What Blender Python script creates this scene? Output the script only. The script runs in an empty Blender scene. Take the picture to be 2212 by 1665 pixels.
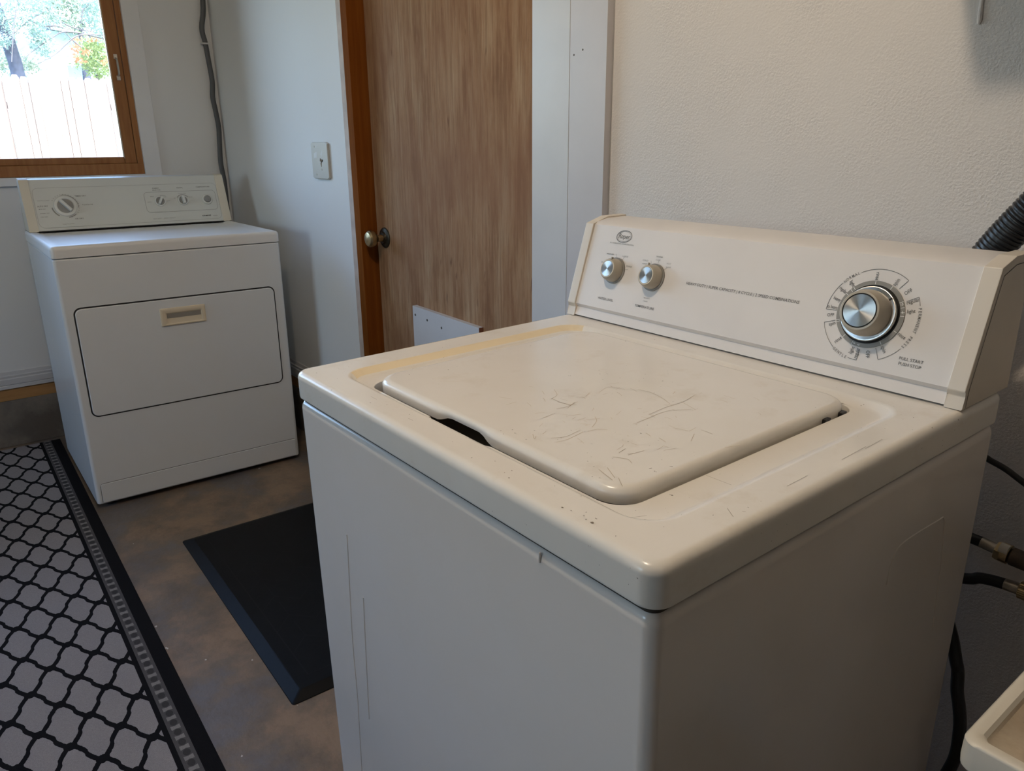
import bpy, bmesh, math, random
from mathutils import Matrix, Vector
random.seed(11)
S = bpy.context.scene
COL = S.collection
PI = math.pi

# ------------------------------------------------------------------ camera
yaw, pitch, roll = 2.4799, 0.3141, -0.0073
cyw, syw = math.cos(yaw), math.sin(yaw)
F = Vector((cyw*math.cos(pitch), syw*math.cos(pitch), -math.sin(pitch)))
R0 = Vector((syw, -cyw, 0)); U0 = R0.cross(F)
Rv = math.cos(roll)*R0 + math.sin(roll)*U0
Uv = -math.sin(roll)*R0 + math.cos(roll)*U0
cam = bpy.data.objects.new('camera', bpy.data.cameras.new('camera')); COL.objects.link(cam)
M = Matrix.Identity(4)
for i in range(3):
    M[i][0], M[i][1], M[i][2] = Rv[i], Uv[i], -F[i]
M.translation = Vector((1.0129, -0.4064, 1.2213))
cam.matrix_world = M
cam.data.sensor_width = 36.0
cam.data.lens = 1630.05/2212*36.0
cam.data.clip_start = 0.02
S.camera = cam

# ------------------------------------------------------------------ world, sun, lights, exposure
S.view_settings.view_transform = 'Standard'
S.view_settings.look = 'None'
S.view_settings.exposure = 0.0
S.view_settings.gamma = 1.0
S.view_settings.use_curve_mapping = False
S.cycles.use_denoising = True
S.cycles.max_bounces = 10
S.cycles.diffuse_bounces = 6
S.cycles.sample_clamp_indirect = 6.0
S.cycles.caustics_reflective = False
S.cycles.caustics_refractive = False

world = bpy.data.worlds.new('world'); S.world = world
world.use_nodes = True
wn = world.node_tree.nodes; wl = world.node_tree.links
sky = wn.new('ShaderNodeTexSky')
sky.sky_type = 'NISHITA'; sky.sun_disc = False
sky.sun_elevation = math.radians(52); sky.sun_rotation = math.radians(70)
sky.air_density = 1.0; sky.dust_density = 2.5; sky.ozone_density = 2.2
SKY_STRENGTH = 2.15
bg = wn['Background']; bg.inputs['Strength'].default_value = SKY_STRENGTH
wl.new(sky.outputs[0], bg.inputs[0])

sun_d = bpy.data.lights.new('sun', 'SUN'); sun_d.energy = 4.5; sun_d.angle = 0.009; sun_d.color = (1, .96, .9)
sun = bpy.data.objects.new('sun', sun_d); COL.objects.link(sun)
sd = Vector((0.66, 0.30, 1.0)).normalized()          # towards the sun
sun.rotation_euler = sd.to_track_quat('Z', 'Y').to_euler()

portal_d = bpy.data.lights.new('window_portal', 'AREA'); portal_d.shape = 'RECTANGLE'
portal_d.size = 0.98; portal_d.size_y = 1.92
portal_d.cycles.is_portal = True
portal = bpy.data.objects.new('window_portal', portal_d); COL.objects.link(portal)
portal.location = (-2.77, -0.53, 1.60)
portal.rotation_euler = (0, -PI/2, 0)                 # faces +x, into the room

portal2_d = bpy.data.lights.new('window_portal', 'AREA'); portal2_d.shape = 'RECTANGLE'
portal2_d.size = 1.60; portal2_d.size_y = 1.27
portal2_d.cycles.is_portal = True
portal2 = bpy.data.objects.new('window_portal', portal2_d); COL.objects.link(portal2)
portal2.location = (-.95, -4.32, 1.485)
portal2.rotation_euler = (PI/2, 0, 0)                 # faces +y, into the room, at the added rear window

BULB_STRENGTH = 425.0
BULB_COLOR = (1.0, 0.82, 0.62, 1)
LAMP = Vector((0.25, -0.30, 2.30))

# ------------------------------------------------------------------ materials
def newmat(name):
    m = bpy.data.materials.new(name); m.use_nodes = True
    nt = m.node_tree
    return m, nt, nt.nodes, nt.links, nt.nodes['Principled BSDF']
def rgb(c): return (c[0], c[1], c[2], 1)
def texco(nt, kind='Object', scale=(1, 1, 1), rot=(0, 0, 0)):
    t = nt.nodes.new('ShaderNodeTexCoord'); mp = nt.nodes.new('ShaderNodeMapping')
    mp.inputs['Scale'].default_value = scale; mp.inputs['Rotation'].default_value = rot
    nt.links.new(t.outputs[kind], mp.inputs[0]); return mp.outputs[0]
def noise(nt, vec, scale, detail=3, rough=.55):
    n = nt.nodes.new('ShaderNodeTexNoise'); n.inputs['Scale'].default_value = scale
    n.inputs['Detail'].default_value = detail; n.inputs['Roughness'].default_value = rough
    if vec is not None: nt.links.new(vec, n.inputs['Vector'])
    return n.outputs['Fac']
def ramp(nt, fac, stops):
    r = nt.nodes.new('ShaderNodeValToRGB'); el = r.color_ramp.elements
    while len(el) < len(stops): el.new(.5)
    for e, (p, c) in zip(el, stops): e.position = p; e.color = rgb(c)
    nt.links.new(fac, r.inputs[0]); return r.outputs[0]
def mixc(nt, fac, a, b):
    m = nt.nodes.new('ShaderNodeMix'); m.data_type = 'RGBA'
    for s, v in ((m.inputs[0], fac), (m.inputs[6], a), (m.inputs[7], b)):
        if hasattr(v, 'links') or isinstance(v, bpy.types.NodeSocket): nt.links.new(v, s)
        elif isinstance(v, (int, float)): s.default_value = v
        else: s.default_value = rgb(v)
    return m.outputs[2]
def math_n(nt, op, a, b=None, c=None):
    m = nt.nodes.new('ShaderNodeMath'); m.operation = op
    for i, v in enumerate((a, b, c)):
        if v is None: continue
        if isinstance(v, bpy.types.NodeSocket): nt.links.new(v, m.inputs[i])
        else: m.inputs[i].default_value = v
    return m.outputs[0]
def bump(nt, height, strength, dist, bsdf):
    b = nt.nodes.new('ShaderNodeBump'); b.inputs['Strength'].default_value = strength; b.inputs['Distance'].default_value = dist
    nt.links.new(height, b.inputs['Height']); nt.links.new(b.outputs[0], bsdf.inputs['Normal'])
def simple(name, c, rough=.5, metal=0, spec=.5, var=.06, vs=8, coat=0, bmp=0, bs=60, bd=.001):
    m, nt, N, Lk, b = newmat(name)
    v = texco(nt)
    f = noise(nt, v, vs)
    lo = [x*(1-var) for x in c]; hi = [min(1, x*(1+var)) for x in c]
    Lk.new(ramp(nt, f, [(.3, lo), (.7, hi)]), b.inputs['Base Color'])
    b.inputs['Roughness'].default_value = rough; b.inputs['Metallic'].default_value = metal
    b.inputs['Specular IOR Level'].default_value = spec
    b.inputs['Coat Weight'].default_value = coat; b.inputs['Coat Roughness'].default_value = .08
    if bmp: bump(nt, noise(nt, v, bs, 4), bmp, bd, b)
    return m
def wood(name, c1, c2, c3, rough=.5, sc=(26, 26, 1.2), spec=.4):
    m, nt, N, Lk, b = newmat(name)
    v = texco(nt, 'Object', sc)
    f1 = noise(nt, v, 2.2, 6, .62)
    v2 = texco(nt, 'Object', (sc[0]*4, sc[1]*4, sc[2]*1.3))
    f2 = noise(nt, v2, 2.0, 3, .6)
    v3 = texco(nt)
    f3 = noise(nt, v3, 2.6, 3, .5)
    base = ramp(nt, f1, [(.28, c1), (.5, c2), (.74, c3)])
    base = mixc(nt, math_n(nt, 'MULTIPLY', f2, .45), base, c1)
    base = mixc(nt, math_n(nt, 'MULTIPLY', f3, .35), base, c3)
    Lk.new(base, b.inputs['Base Color'])
    b.inputs['Roughness'].default_value = rough; b.inputs['Specular IOR Level'].default_value = spec
    bump(nt, f2, .15, .001, b)
    return m

def enamel(name, c, stain, rough=.16, specks=True, amount=.25):
    m, nt, N, Lk, b = newmat(name)
    v = texco(nt)
    f = noise(nt, v, 5, 4, .6)
    col = ramp(nt, f, [(.35, c), (.8, [x*(1-amount*.18)*y + 0 for x, y in zip(c, (1, .985, .95))])])
    f2 = noise(nt, v, 14, 5, .7)
    col = mixc(nt, math_n(nt, 'MULTIPLY', ramp(nt, f2, [(.56, (0, 0, 0)), (.8, (1, 1, 1))]), amount), col, stain)
    if specks:
        f3 = noise(nt, v, 210, 2, .5)
        f4 = noise(nt, v, 9, 2, .5)
        sp = math_n(nt, 'MULTIPLY', math_n(nt, 'GREATER_THAN', f3, .745), math_n(nt, 'GREATER_THAN', f4, .52))
        col = mixc(nt, math_n(nt, 'MULTIPLY', sp, .75), col, (.12, .10, .075))
    Lk.new(col, b.inputs['Base Color'])
    b.inputs['Roughness'].default_value = rough; b.inputs['Specular IOR Level'].default_value = .5
    rr = nt.nodes.new('ShaderNodeMapRange'); Lk.new(f2, rr.inputs[0]); rr.inputs[3].default_value = rough*.8; rr.inputs[4].default_value = rough*1.5
    if amount > .2: Lk.new(rr.outputs[0], b.inputs['Roughness'])
    return m

M_top = enamel('washer_top_enamel', (.775, .745, .70), (.52, .42, .29), .2, True, .32)
M_body = enamel('washer_body_enamel', (.75, .70, .66), (.6, .55, .48), .17, False, .12)
M_yellow_sheen = enamel('yellowed_and_sheen_enamel', (.80, .69, .50), (.58, .43, .25), .2, False, .35)
M_plast = simple('console_plastic', (.69, .655, .63), .38, var=.03)
M_cap = simple('aged_cap_plastic', (.65, .585, .50), .42, var=.04)
M_dry = enamel('dryer_enamel', (.71, .735, .75), (.66, .64, .6), .27, False, .03)
M_dryc = simple('dryer_console_plastic', (.62, .64, .61), .4, var=.02)
M_dryend = simple('yellowed_dryer_plastic', (.66, .62, .52), .45, var=.04)
M_cream = simple('cream_plastic', (.72, .63, .47), .4, var=.04)
M_ink = simple('dark_grey_print', (.13, .125, .115), .6, var=.02)
M_inkb = simple('black_print', (.02, .02, .02), .5, var=.02)
M_inkl = simple('pale_grey_print', (.33, .33, .32), .6, var=.02)
M_white = simple('white_print', (.85, .85, .83), .5, var=.02)
M_ring = simple('grey_dial_ring', (.235, .225, .205), .45, var=.03)
M_taupe = simple('taupe_knob_plastic', (.37, .335, .275), .33, var=.05)
M_rim = simple('pale_knob_rim', (.66, .6, .5), .3, var=.03)
M_dgap = simple('dark_gap', (.015, .014, .013), .8, var=.1)
M_gray = simple('grey_knob_plastic', (.27, .27, .26), .45, var=.04)
M_knobw = simple('white_knob_plastic', (.68, .69, .66), .4, var=.03)
M_scr = simple('scratch_brown', (.40, .31, .20), .6, var=.2)
M_chip = simple('enamel_chip', (.09, .08, .07), .7, var=.2)
M_seam_shade = simple('seam_shade_and_grime', (.05, .038, .025), .8, var=.4, vs=30)
M_chipb = simple('brown_enamel_scuff', (.19, .15, .11), .7, var=.2)
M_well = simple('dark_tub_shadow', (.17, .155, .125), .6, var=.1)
M_rubber = simple('black_rubber', (.012, .012, .013), .42, var=.2, bmp=.2, bs=120)
M_corr = simple('black_corrugated_plastic', (.022, .023, .026), .38, var=.2)
M_brass = simple('tarnished_brass', (.46, .37, .22), .32, metal=1, var=.25, vs=60)
M_steel = simple('dull_steel', (.42, .39, .34), .38, metal=1, var=.2, vs=50)
M_iron = simple('brown_pipe', (.10, .075, .055), .6, metal=.5, var=.3, vs=60, bmp=.3, bs=150)
M_tape = simple('white_pipe_tape', (.6, .58, .54), .7, var=.1)
M_cond = simple('grey_conduit', (.085, .088, .092), .5, var=.1)
M_white_paint = simple('white_gloss_paint', (.57, .565, .57), .35, var=.03, bmp=.06, bs=40)
M_casing = simple('white_casing_paint', (.76, .76, .76), .4, var=.03, bmp=.05, bs=40)
M_white_warm = simple('white_gloss_paint_warm', (.54, .52, .53), .35, var=.03, bmp=.06, bs=40)
M_plate = simple('painted_plate', (.47, .45, .41), .4, var=.06, bmp=.2, bs=60)
M_wood_trim = wood('orange_stained_wood', (.23, .085, .024), (.33, .14, .045), (.42, .20, .072), .5, (30, 30, 2.2), .3)
M_wood_jamb = wood('dark_orange_jamb_wood', (.12, .033, .005), (.185, .055, .009), (.25, .085, .016), .75, spec=.03)
def mk_door():
    m, nt, N, Lk, b = newmat('worn_brown_door_ply')
    a = noise(nt, texco(nt, 'Object', (9, 9, 1.6)), 2.0, 6, .65)
    f = noise(nt, texco(nt, 'Object', (60, 60, 3.2)), 2.0, 5, .65)
    g = noise(nt, texco(nt, 'Object', (24, 24, 4.5)), 2.2, 3, .5)
    col = ramp(nt, a, [(.34, (.23, .118, .058)), (.5, (.33, .19, .10)), (.66, (.40, .265, .155))])
    col = mixc(nt, ramp(nt, f, [(.40, (.45, .45, .45)), (.52, (.06, .06, .06)), (.66, (0, 0, 0))]), col, (.17, .085, .042))
    col = mixc(nt, ramp(nt, f, [(.60, (0, 0, 0)), (.74, (.4, .4, .4))]), col, (.50, .36, .235))
    col = mixc(nt, ramp(nt, g, [(.66, (0, 0, 0)), (.74, (.75, .75, .75))]), col, (.13, .065, .034))
    c2 = noise(nt, texco(nt), 2.3, 4, .55)
    col = mixc(nt, ramp(nt, c2, [(.42, (0, 0, 0)), (.66, (.55, .55, .55))]), col, (.25, .125, .07))
    Lk.new(col, b.inputs['Base Color']); b.inputs['Roughness'].default_value = .75; b.inputs['Specular IOR Level'].default_value = .12
    bump(nt, f, .12, .001, b)
    return m
M_door = mk_door()
M_raw = simple('red_brown_wood_edge', (.20, .075, .04), .6, var=.15)
M_sill = wood('sill_plate_lumber', (.30, .15, .05), (.40, .21, .075), (.47, .27, .11), .6, (26, 1.2, 26))
M_deck = None
M_sink = simple('cream_sink_plastic', (.70, .66, .58), .38, var=.05)
M_ceil = simple('ceiling_paint', (.74, .72, .68), .8, var=.02)
M_room = simple('garage_wall_paint', (.52, .48, .43), .8, var=.06)
M_grass = simple('outdoor_ground', (.22, .22, .15), .9, var=.3)
M_chrome = simple('old_nickel_latch', (.62, .60, .55), .3, metal=1, var=.15, vs=60)

def mk_brushed(name, c, rough):
    m, nt, N, Lk, b = newmat(name)
    v = texco(nt)
    Lk.new(ramp(nt, noise(nt, v, 200, 2), [(.3, [x*.92 for x in c]), (.7, c)]), b.inputs['Base Color'])
    b.inputs['Metallic'].default_value = 1; b.inputs['Roughness'].default_value = rough
    b.inputs['Anisotropic'].default_value = .85
    t = N.new('ShaderNodeTangent'); t.direction_type = 'RADIAL'; t.axis = 'Z'
    Lk.new(t.outputs[0], b.inputs['Tangent'])
    return m
M_spun = mk_brushed('spun_aluminium', (.72, .71, .69), .28)

def mk_wall(name, c, texture, bs=130):
    m, nt, N, Lk, b = newmat(name)
    v = texco(nt)
    f = noise(nt, v, 1.7, 3)
    Lk.new(ramp(nt, f, [(.3, [x*.97 for x in c]), (.7, c)]), b.inputs['Base Color'])
    b.inputs['Roughness'].default_value = .62; b.inputs['Specular IOR Level'].default_value = .3
    n1 = noise(nt, v, bs, 3, .5)
    h = math_n(nt, 'POWER', n1, 1.6)
    msk = ramp(nt, noise(nt, v, 7, 3), [(.38, (.25, .25, .25)), (.6, (1, 1, 1))])
    h = math_n(nt, 'MULTIPLY', h, msk)
    h = math_n(nt, 'ADD', h, math_n(nt, 'MULTIPLY', noise(nt, v, 22, 3), .45))
    bump(nt, h, texture, .006, b)
    return m
M_wtex = mk_wall('orange_peel_wall', (.69, .648, .615), .36, 300)
M_wflat = mk_wall('smooth_wall', (.755, .76, .755), .03, 60)

def mk_concrete(name, c1, c2, c3, rough, spots=True):
    m, nt, N, Lk, b = newmat(name)
    v = texco(nt)
    n1 = noise(nt, v, 3.2, 7, .62); n2 = noise(nt, v, 9, 8, .7); n3 = noise(nt, v, 60, 4, .6)
    col = ramp(nt, n1, [(.43, c1), (.49, c2), (.57, c3)])
    col = mixc(nt, ramp(nt, n2, [(.45, (0, 0, 0)), (.68, (.8, .8, .8))]), col, [x*.6 for x in c2])
    col = mixc(nt, math_n(nt, 'MULTIPLY', n3, .35), col, [x*.75 for x in c3])
    if spots:
        n4 = noise(nt, v, 34, 2, .4)
        col = mixc(nt, math_n(nt, 'GREATER_THAN', n4, .765), col, (.55, .52, .47))
    Lk.new(col, b.inputs['Base Color'])
    mr = nt.nodes.new('ShaderNodeMapRange'); Lk.new(n1, mr.inputs[0])
    mr.inputs[1].default_value = .35; mr.inputs[2].default_value = .65; mr.inputs[3].default_value = rough*.6; mr.inputs[4].default_value = rough
    Lk.new(mr.outputs[0], b.inputs['Roughness'])
    bump(nt, math_n(nt, 'ADD', n2, n3), .25, .004, b)
    return m
M_floor = mk_concrete('stained_concrete_floor', (.13, .125, .13), (.165, .132, .10), (.265, .187, .125), .6)
M_curb = mk_concrete('rough_concrete_curb', (.10, .085, .07), (.16, .14, .115), (.22, .19, .155), .9, False)

M_deck = mk_concrete('grubby_sink_deck', (.36, .285, .20), (.47, .395, .30), (.54, .475, .39), .6, False)
def mk_rug():
    m, nt, N, Lk, b = newmat('trellis_rug_weave')
    tc = N.new('ShaderNodeTexCoord'); sp = N.new('ShaderNodeSeparateXYZ'); Lk.new(tc.outputs['Object'], sp.inputs[0])
    x, y = sp.outputs[0], sp.outputs[1]          # x along the rug, y across (0 at the outer edge, negative inwards)
    A, B = .1567, .0975
    wob = math_n(nt, 'MULTIPLY', math_n(nt, 'SUBTRACT', noise(nt, tc.outputs['Object'], 160, 2), .5), .035)
    xa = math_n(nt, 'DIVIDE', math_n(nt, 'ADD', x, .338), A)
    yb = math_n(nt, 'DIVIDE', math_n(nt, 'ADD', y, .0965), B)
    p = math_n(nt, 'ADD', math_n(nt, 'ADD', xa, yb), wob)
    q = math_n(nt, 'ADD', math_n(nt, 'SUBTRACT', xa, yb), wob)
    def step(t):                                  # squarish S, like the stepped sides of the tiles
        s = math_n(nt, 'SINE', math_n(nt, 'MULTIPLY', t, 2*PI))
        s = math_n(nt, 'DIVIDE', s, math_n(nt, 'ADD', math_n(nt, 'ABSOLUTE', s), .30))
        return math_n(nt, 'MULTIPLY', s, .062)
    p2 = math_n(nt, 'ADD', p, step(q)); q2 = math_n(nt, 'ADD', q, step(p))
    def dist(t):
        fr = math_n(nt, 'FRACT', t); return math_n(nt, 'SUBTRACT', .5, math_n(nt, 'ABSOLUTE', math_n(nt, 'SUBTRACT', fr, .5)))
    dp, dq = dist(p2), dist(q2)
    dn = math_n(nt, 'SQRT', math_n(nt, 'ADD', math_n(nt, 'MULTIPLY', dp, dp), math_n(nt, 'MULTIPLY', dq, dq)))
    line = math_n(nt, 'LESS_THAN', math_n(nt, 'MINIMUM', dp, dq), .068)
    def signed(t): return math_n(nt, 'SUBTRACT', math_n(nt, 'FRACT', math_n(nt, 'ADD', t, .5)), .5)
    s1, s2 = signed(p), signed(q)
    al = math_n(nt, 'DIVIDE', math_n(nt, 'ADD', s1, s2), 2*.085); be = math_n(nt, 'DIVIDE', math_n(nt, 'SUBTRACT', s1, s2), 2*.135)
    node = math_n(nt, 'LESS_THAN', math_n(nt, 'ADD', math_n(nt, 'MULTIPLY', al, al), math_n(nt, 'MULTIPLY', be, be)), 1.0)
    net = math_n(nt, 'MAXIMUM', line, node)
    weave = N.new('ShaderNodeTexWave'); weave.inputs['Scale'].default_value = 130; weave.inputs['Distortion'].default_value = 3
    Lk.new(tc.outputs['Object'], weave.inputs['Vector'])
    gv = noise(nt, tc.outputs['Object'], 420, 2)
    tile = ramp(nt, math_n(nt, 'ADD', math_n(nt, 'MULTIPLY', weave.outputs['Fac'], .4), math_n(nt, 'MULTIPLY', gv, .6)), [(.3, (.225, .216, .232)), (.75, (.36, .346, .366))])
    black = (.008, .008, .010)
    field = mixc(nt, net, tile, black)
    # border: distance from the nearer long edge
    wid = .72
    e = math_n(nt, 'MINIMUM', math_n(nt, 'MULTIPLY', y, -1), math_n(nt, 'ADD', y, wid))
    cx = math_n(nt, 'ABSOLUTE', math_n(nt, 'SUBTRACT', math_n(nt, 'FRACT', math_n(nt, 'DIVIDE', math_n(nt, 'ADD', x, .005), .0354)), .5))   # .5 on bars, 0 in the eyes
    ey = math_n(nt, 'ABSOLUTE', math_n(nt, 'SUBTRACT', e, .0505))
    eye = math_n(nt, 'LESS_THAN', math_n(nt, 'ADD', math_n(nt, 'POWER', math_n(nt, 'DIVIDE', cx, .30), 2), math_n(nt, 'POWER', math_n(nt, 'DIVIDE', ey, .0075), 2)), 1)
    bar = math_n(nt, 'MULTIPLY', math_n(nt, 'GREATER_THAN', math_n(nt, 'ADD', cx, math_n(nt, 'MULTIPLY', ey, 7.0)), .36), math_n(nt, 'LESS_THAN', ey, .0095))
    chain = mixc(nt, bar, (.10, .098, .105), (.29, .285, .29))
    chain = mixc(nt, eye, chain, (.05, .05, .055))
    chain = mixc(nt, math_n(nt, 'MULTIPLY', gv, .45), chain, (.05, .05, .055))
    inch = math_n(nt, 'MULTIPLY', math_n(nt, 'GREATER_THAN', e, .0345), math_n(nt, 'LESS_THAN', e, .0665))
    isb = math_n(nt, 'LESS_THAN', e, .0775)
    c = mixc(nt, isb, field, black); c = mixc(nt, inch, c, chain)
    Lk.new(c, b.inputs['Base Color']); b.inputs['Roughness'].default_value = .95; b.inputs['Specular IOR Level'].default_value = .1
    bump(nt, math_n(nt, 'ADD', weave.outputs['Fac'], gv), .5, .0015, b)
    return m
M_rug = mk_rug()

def mk_glass():
    m = bpy.data.materials.new('window_glass'); m.use_nodes = True; nt = m.node_tree; nt.nodes.clear()
    o = nt.nodes.new('ShaderNodeOutputMaterial'); t = nt.nodes.new('ShaderNodeBsdfTransparent'); g = nt.nodes.new('ShaderNodeBsdfGlossy')
    g.inputs['Roughness'].default_value = .02; t.inputs['Color'].default_value = (.96, .98, .98, 1)
    fr = nt.nodes.new('ShaderNodeFresnel'); fr.inputs['IOR'].default_value = 1.25
    mx = nt.nodes.new('ShaderNodeMixShader')
    nt.links.new(fr.outputs[0], mx.inputs[0]); nt.links.new(t.outputs[0], mx.inputs[1]); nt.links.new(g.outputs[0], mx.inputs[2]); nt.links.new(mx.outputs[0], o.inputs[0])
    return m
M_glass = mk_glass()
def mk_emit(name, c, s):
    m = bpy.data.materials.new(name); m.use_nodes = True; nt = m.node_tree; nt.nodes.clear()
    o = nt.nodes.new('ShaderNodeOutputMaterial'); e = nt.nodes.new('ShaderNodeEmission')
    e.inputs[0].default_value = c; e.inputs[1].default_value = s; nt.links.new(e.outputs[0], o.inputs[0]); return m
M_bulb = mk_emit('lamp_bulb_glow', BULB_COLOR, BULB_STRENGTH)

def mk_leaf(name, a, b_, trans=.3):
    m, nt, N, Lk, b = newmat(name)
    v = texco(nt)
    Lk.new(ramp(nt, noise(nt, v, 9, 3), [(.3, a), (.7, b_)]), b.inputs['Base Color'])
    b.inputs['Roughness'].default_value = .55
    tr = N.new('ShaderNodeBsdfTranslucent'); tr.inputs[0].default_value = rgb(b_)
    mx = N.new('ShaderNodeMixShader'); mx.inputs[0].default_value = trans
    Lk.new(b.outputs[0], mx.inputs[1]); Lk.new(tr.outputs[0], mx.inputs[2]); Lk.new(mx.outputs[0], N['Material Output'].inputs[0])
    return m
M_leaf = mk_leaf('grey_green_leaves', (.10, .19, .15), (.32, .42, .36))
M_leaf2 = mk_leaf('yellow_green_leaves', (.14, .22, .07), (.32, .40, .18))
M_leaf3 = mk_leaf('pale_green_leaves', (.13, .20, .14), (.28, .34, .26))
M_flower = mk_leaf('orange_petals', (.50, .22, .12), (.60, .34, .2))
M_bark = simple('tree_bark', (.06, .07, .10), .9, var=.3, vs=12, bmp=.5, bs=30)
M_twig = simple('grey_twig', (.13, .125, .135), .9, var=.25, vs=12)
M_picket = wood('weathered_fence_picket', (.14, .10, .08), (.225, .175, .15), (.28, .245, .225), .85, (18, 18, 1.0), .1)
M_housew = simple('pale_blue_siding', (.42, .58, .66), .7, var=.03)
M_fascia = simple('white_fascia', (.85, .85, .85), .6, var=.02)
M_roof = simple('grey_roof', (.30, .36, .38), .8, var=.1)
M_blue = simple('blue_window_glass', (.10, .20, .36), .3, var=.1)

# ------------------------------------------------------------------ mesh helpers
def link(name, me, mats, parent=None):
    o = bpy.data.objects.new(name, me); COL.objects.link(o)
    for m in (mats if isinstance(mats, (list, tuple)) else [mats]): me.materials.append(m)
    if parent is not None: o.parent = parent
    return o
def finish(bm, name, mats, parent=None, smooth=True, angle=35):
    bmesh.ops.recalc_face_normals(bm, faces=bm.faces)
    me = bpy.data.meshes.new(name)
    if smooth:
        for f in bm.faces: f.smooth = True
        lim = math.radians(angle)
        for e in bm.edges:
            if len(e.link_faces) == 2 and e.calc_face_angle(0) > lim: e.smooth = False
    bm.to_mesh(me); bm.free()
    o = link(name, me, mats, parent)
    if smooth:
        wm = o.modifiers.new('weighted_normals', 'WEIGHTED_NORMAL'); wm.keep_sharp = True; wm.weight = 60
    return o
def add_box(bm, a, b, bev=0, seg=2, mi=0):
    x0, y0, z0 = a; x1, y1, z1 = b
    vs = [bm.verts.new(p) for p in ((x0,y0,z0),(x1,y0,z0),(x1,y1,z0),(x0,y1,z0),(x0,y0,z1),(x1,y0,z1),(x1,y1,z1),(x0,y1,z1))]
    fs = [bm.faces.new([vs[i] for i in q]) for q in ((3,2,1,0),(4,5,6,7),(0,1,5,4),(1,2,6,5),(2,3,7,6),(3,0,4,7))]
    for f in fs: f.material_index = mi
    if bev:
        es = list({e for f in fs for e in f.edges})
        bmesh.ops.bevel(bm, geom=es, offset=bev, segments=seg, profile=.5, affect='EDGES')
def box(name, a, b, mat, parent=None, bev=0, seg=2):
    bm = bmesh.new(); add_box(bm, a, b, bev, seg); return finish(bm, name, mat, parent)
def loop_pts(x0, y0, x1, y1, r, z, ns=10, nc=7):
    pts = []
    for cx_, cy_, a0, (dx, dy), ln in ((x1-r, y0+r, -90, (1, 0), x1-x0-2*r), (x1-r, y1-r, 0, (0, 1), y1-y0-2*r), (x0+r, y1-r, 90, (-1, 0), x1-x0-2*r), (x0+r, y0+r, 180, (0, -1), y1-y0-2*r)):
        sx = cx_ + r*math.cos(math.radians(a0)) - dx*ln; sy = cy_ + r*math.sin(math.radians(a0)) - dy*ln
        for i in range(ns): pts.append((sx+dx*ln*i/ns, sy+dy*ln*i/ns, z))
        for i in range(nc): 
            t = math.radians(a0 + 90*i/nc); pts.append((cx_+r*math.cos(t), cy_+r*math.sin(t), z))
    return pts
def bridge(bm, loops, cap0=False, cap1=False, mis=None):
    V = [[bm.verts.new(p) for p in L] for L in loops]; n = len(V[0])
    for k in range(len(V)-1):
        for i in range(n):
            f = bm.faces.new((V[k][i], V[k][(i+1) % n], V[k+1][(i+1) % n], V[k+1][i]))
            if mis: f.material_index = mis[k]
    if cap0: bm.faces.new(list(reversed(V[0])))
    if cap1: bm.faces.new(V[-1])
    return V
def catmull(P, n=8):
    P = [Vector(p) for p in P]; out = []
    for i in range(len(P)-1):
        p0 = P[i-1] if i else P[0]*2-P[1]; p1, p2 = P[i], P[i+1]; p3 = P[i+2] if i+2 < len(P) else P[-1]*2-P[-2]
        for k in range(n):
            t = k/n
            out.append(.5*((2*p1)+(p2-p0)*t+(2*p0-5*p1+4*p2-p3)*t*t+(3*p1-p0-3*p2+p3)*t**3))
    out.append(P[-1]); return out
def add_tube(bm, path, rad, ns=10, caps=True):
    path = [Vector(p) for p in path]
    rads = rad if isinstance(rad, (list, tuple)) else [rad]*len(path)
    up = Vector((.13, .31, .94)); rings = []
    prev = None
    for i, p in enumerate(path):
        d = (path[min(i+1, len(path)-1)]-path[max(i-1, 0)]).normalized()
        if prev is None:
            s = d.cross(up)
            if s.length < .05: s = d.cross(Vector((1, 0, 0)))
        else: s = prev - d*prev.dot(d)
        s.normalize(); prev = s; t = d.cross(s)
        rings.append([p+(s*math.cos(2*PI*k/ns)+t*math.sin(2*PI*k/ns))*rads[i] for k in range(ns)])
    bridge(bm, rings, caps, caps)
def tube(name, path, rad, mat, parent=None, ns=10):
    bm = bmesh.new(); add_tube(bm, path, rad, ns); return finish(bm, name, mat, parent, angle=50)
def lathe(name, prof, mat, parent=None, n=40, mats=None, mw=None, angle=35):
    """prof: (radius, height[, material index]) from base to tip about local Z; mw: local matrix."""
    bm = bmesh.new(); rings = []
    for pr in prof:
        r, h = pr[0], pr[1]
        rings.append([bm.verts.new((r*math.cos(2*PI*k/n), r*math.sin(2*PI*k/n), h)) for k in range(n)] if r > 1e-6 else [bm.verts.new((0, 0, h))])
    for i in range(len(rings)-1):
        a, b = rings[i], rings[i+1]; mi = prof[i+1][2] if len(prof[i+1]) > 2 else 0
        for k in range(n):
            k2 = (k+1) % n
            if len(a) == 1 and len(b) == 1: continue
            if len(b) == 1: f = bm.faces.new((a[k], a[k2], b[0]))
            elif len(a) == 1: f = bm.faces.new((a[0], b[k2], b[k]))
            else: f = bm.faces.new((a[k], a[k2], b[k2], b[k]))
            f.material_index = mi
    o = finish(bm, name, mats or mat, parent, angle=angle)
    if mw is not None: o.matrix_local = mw
    return o
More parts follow.
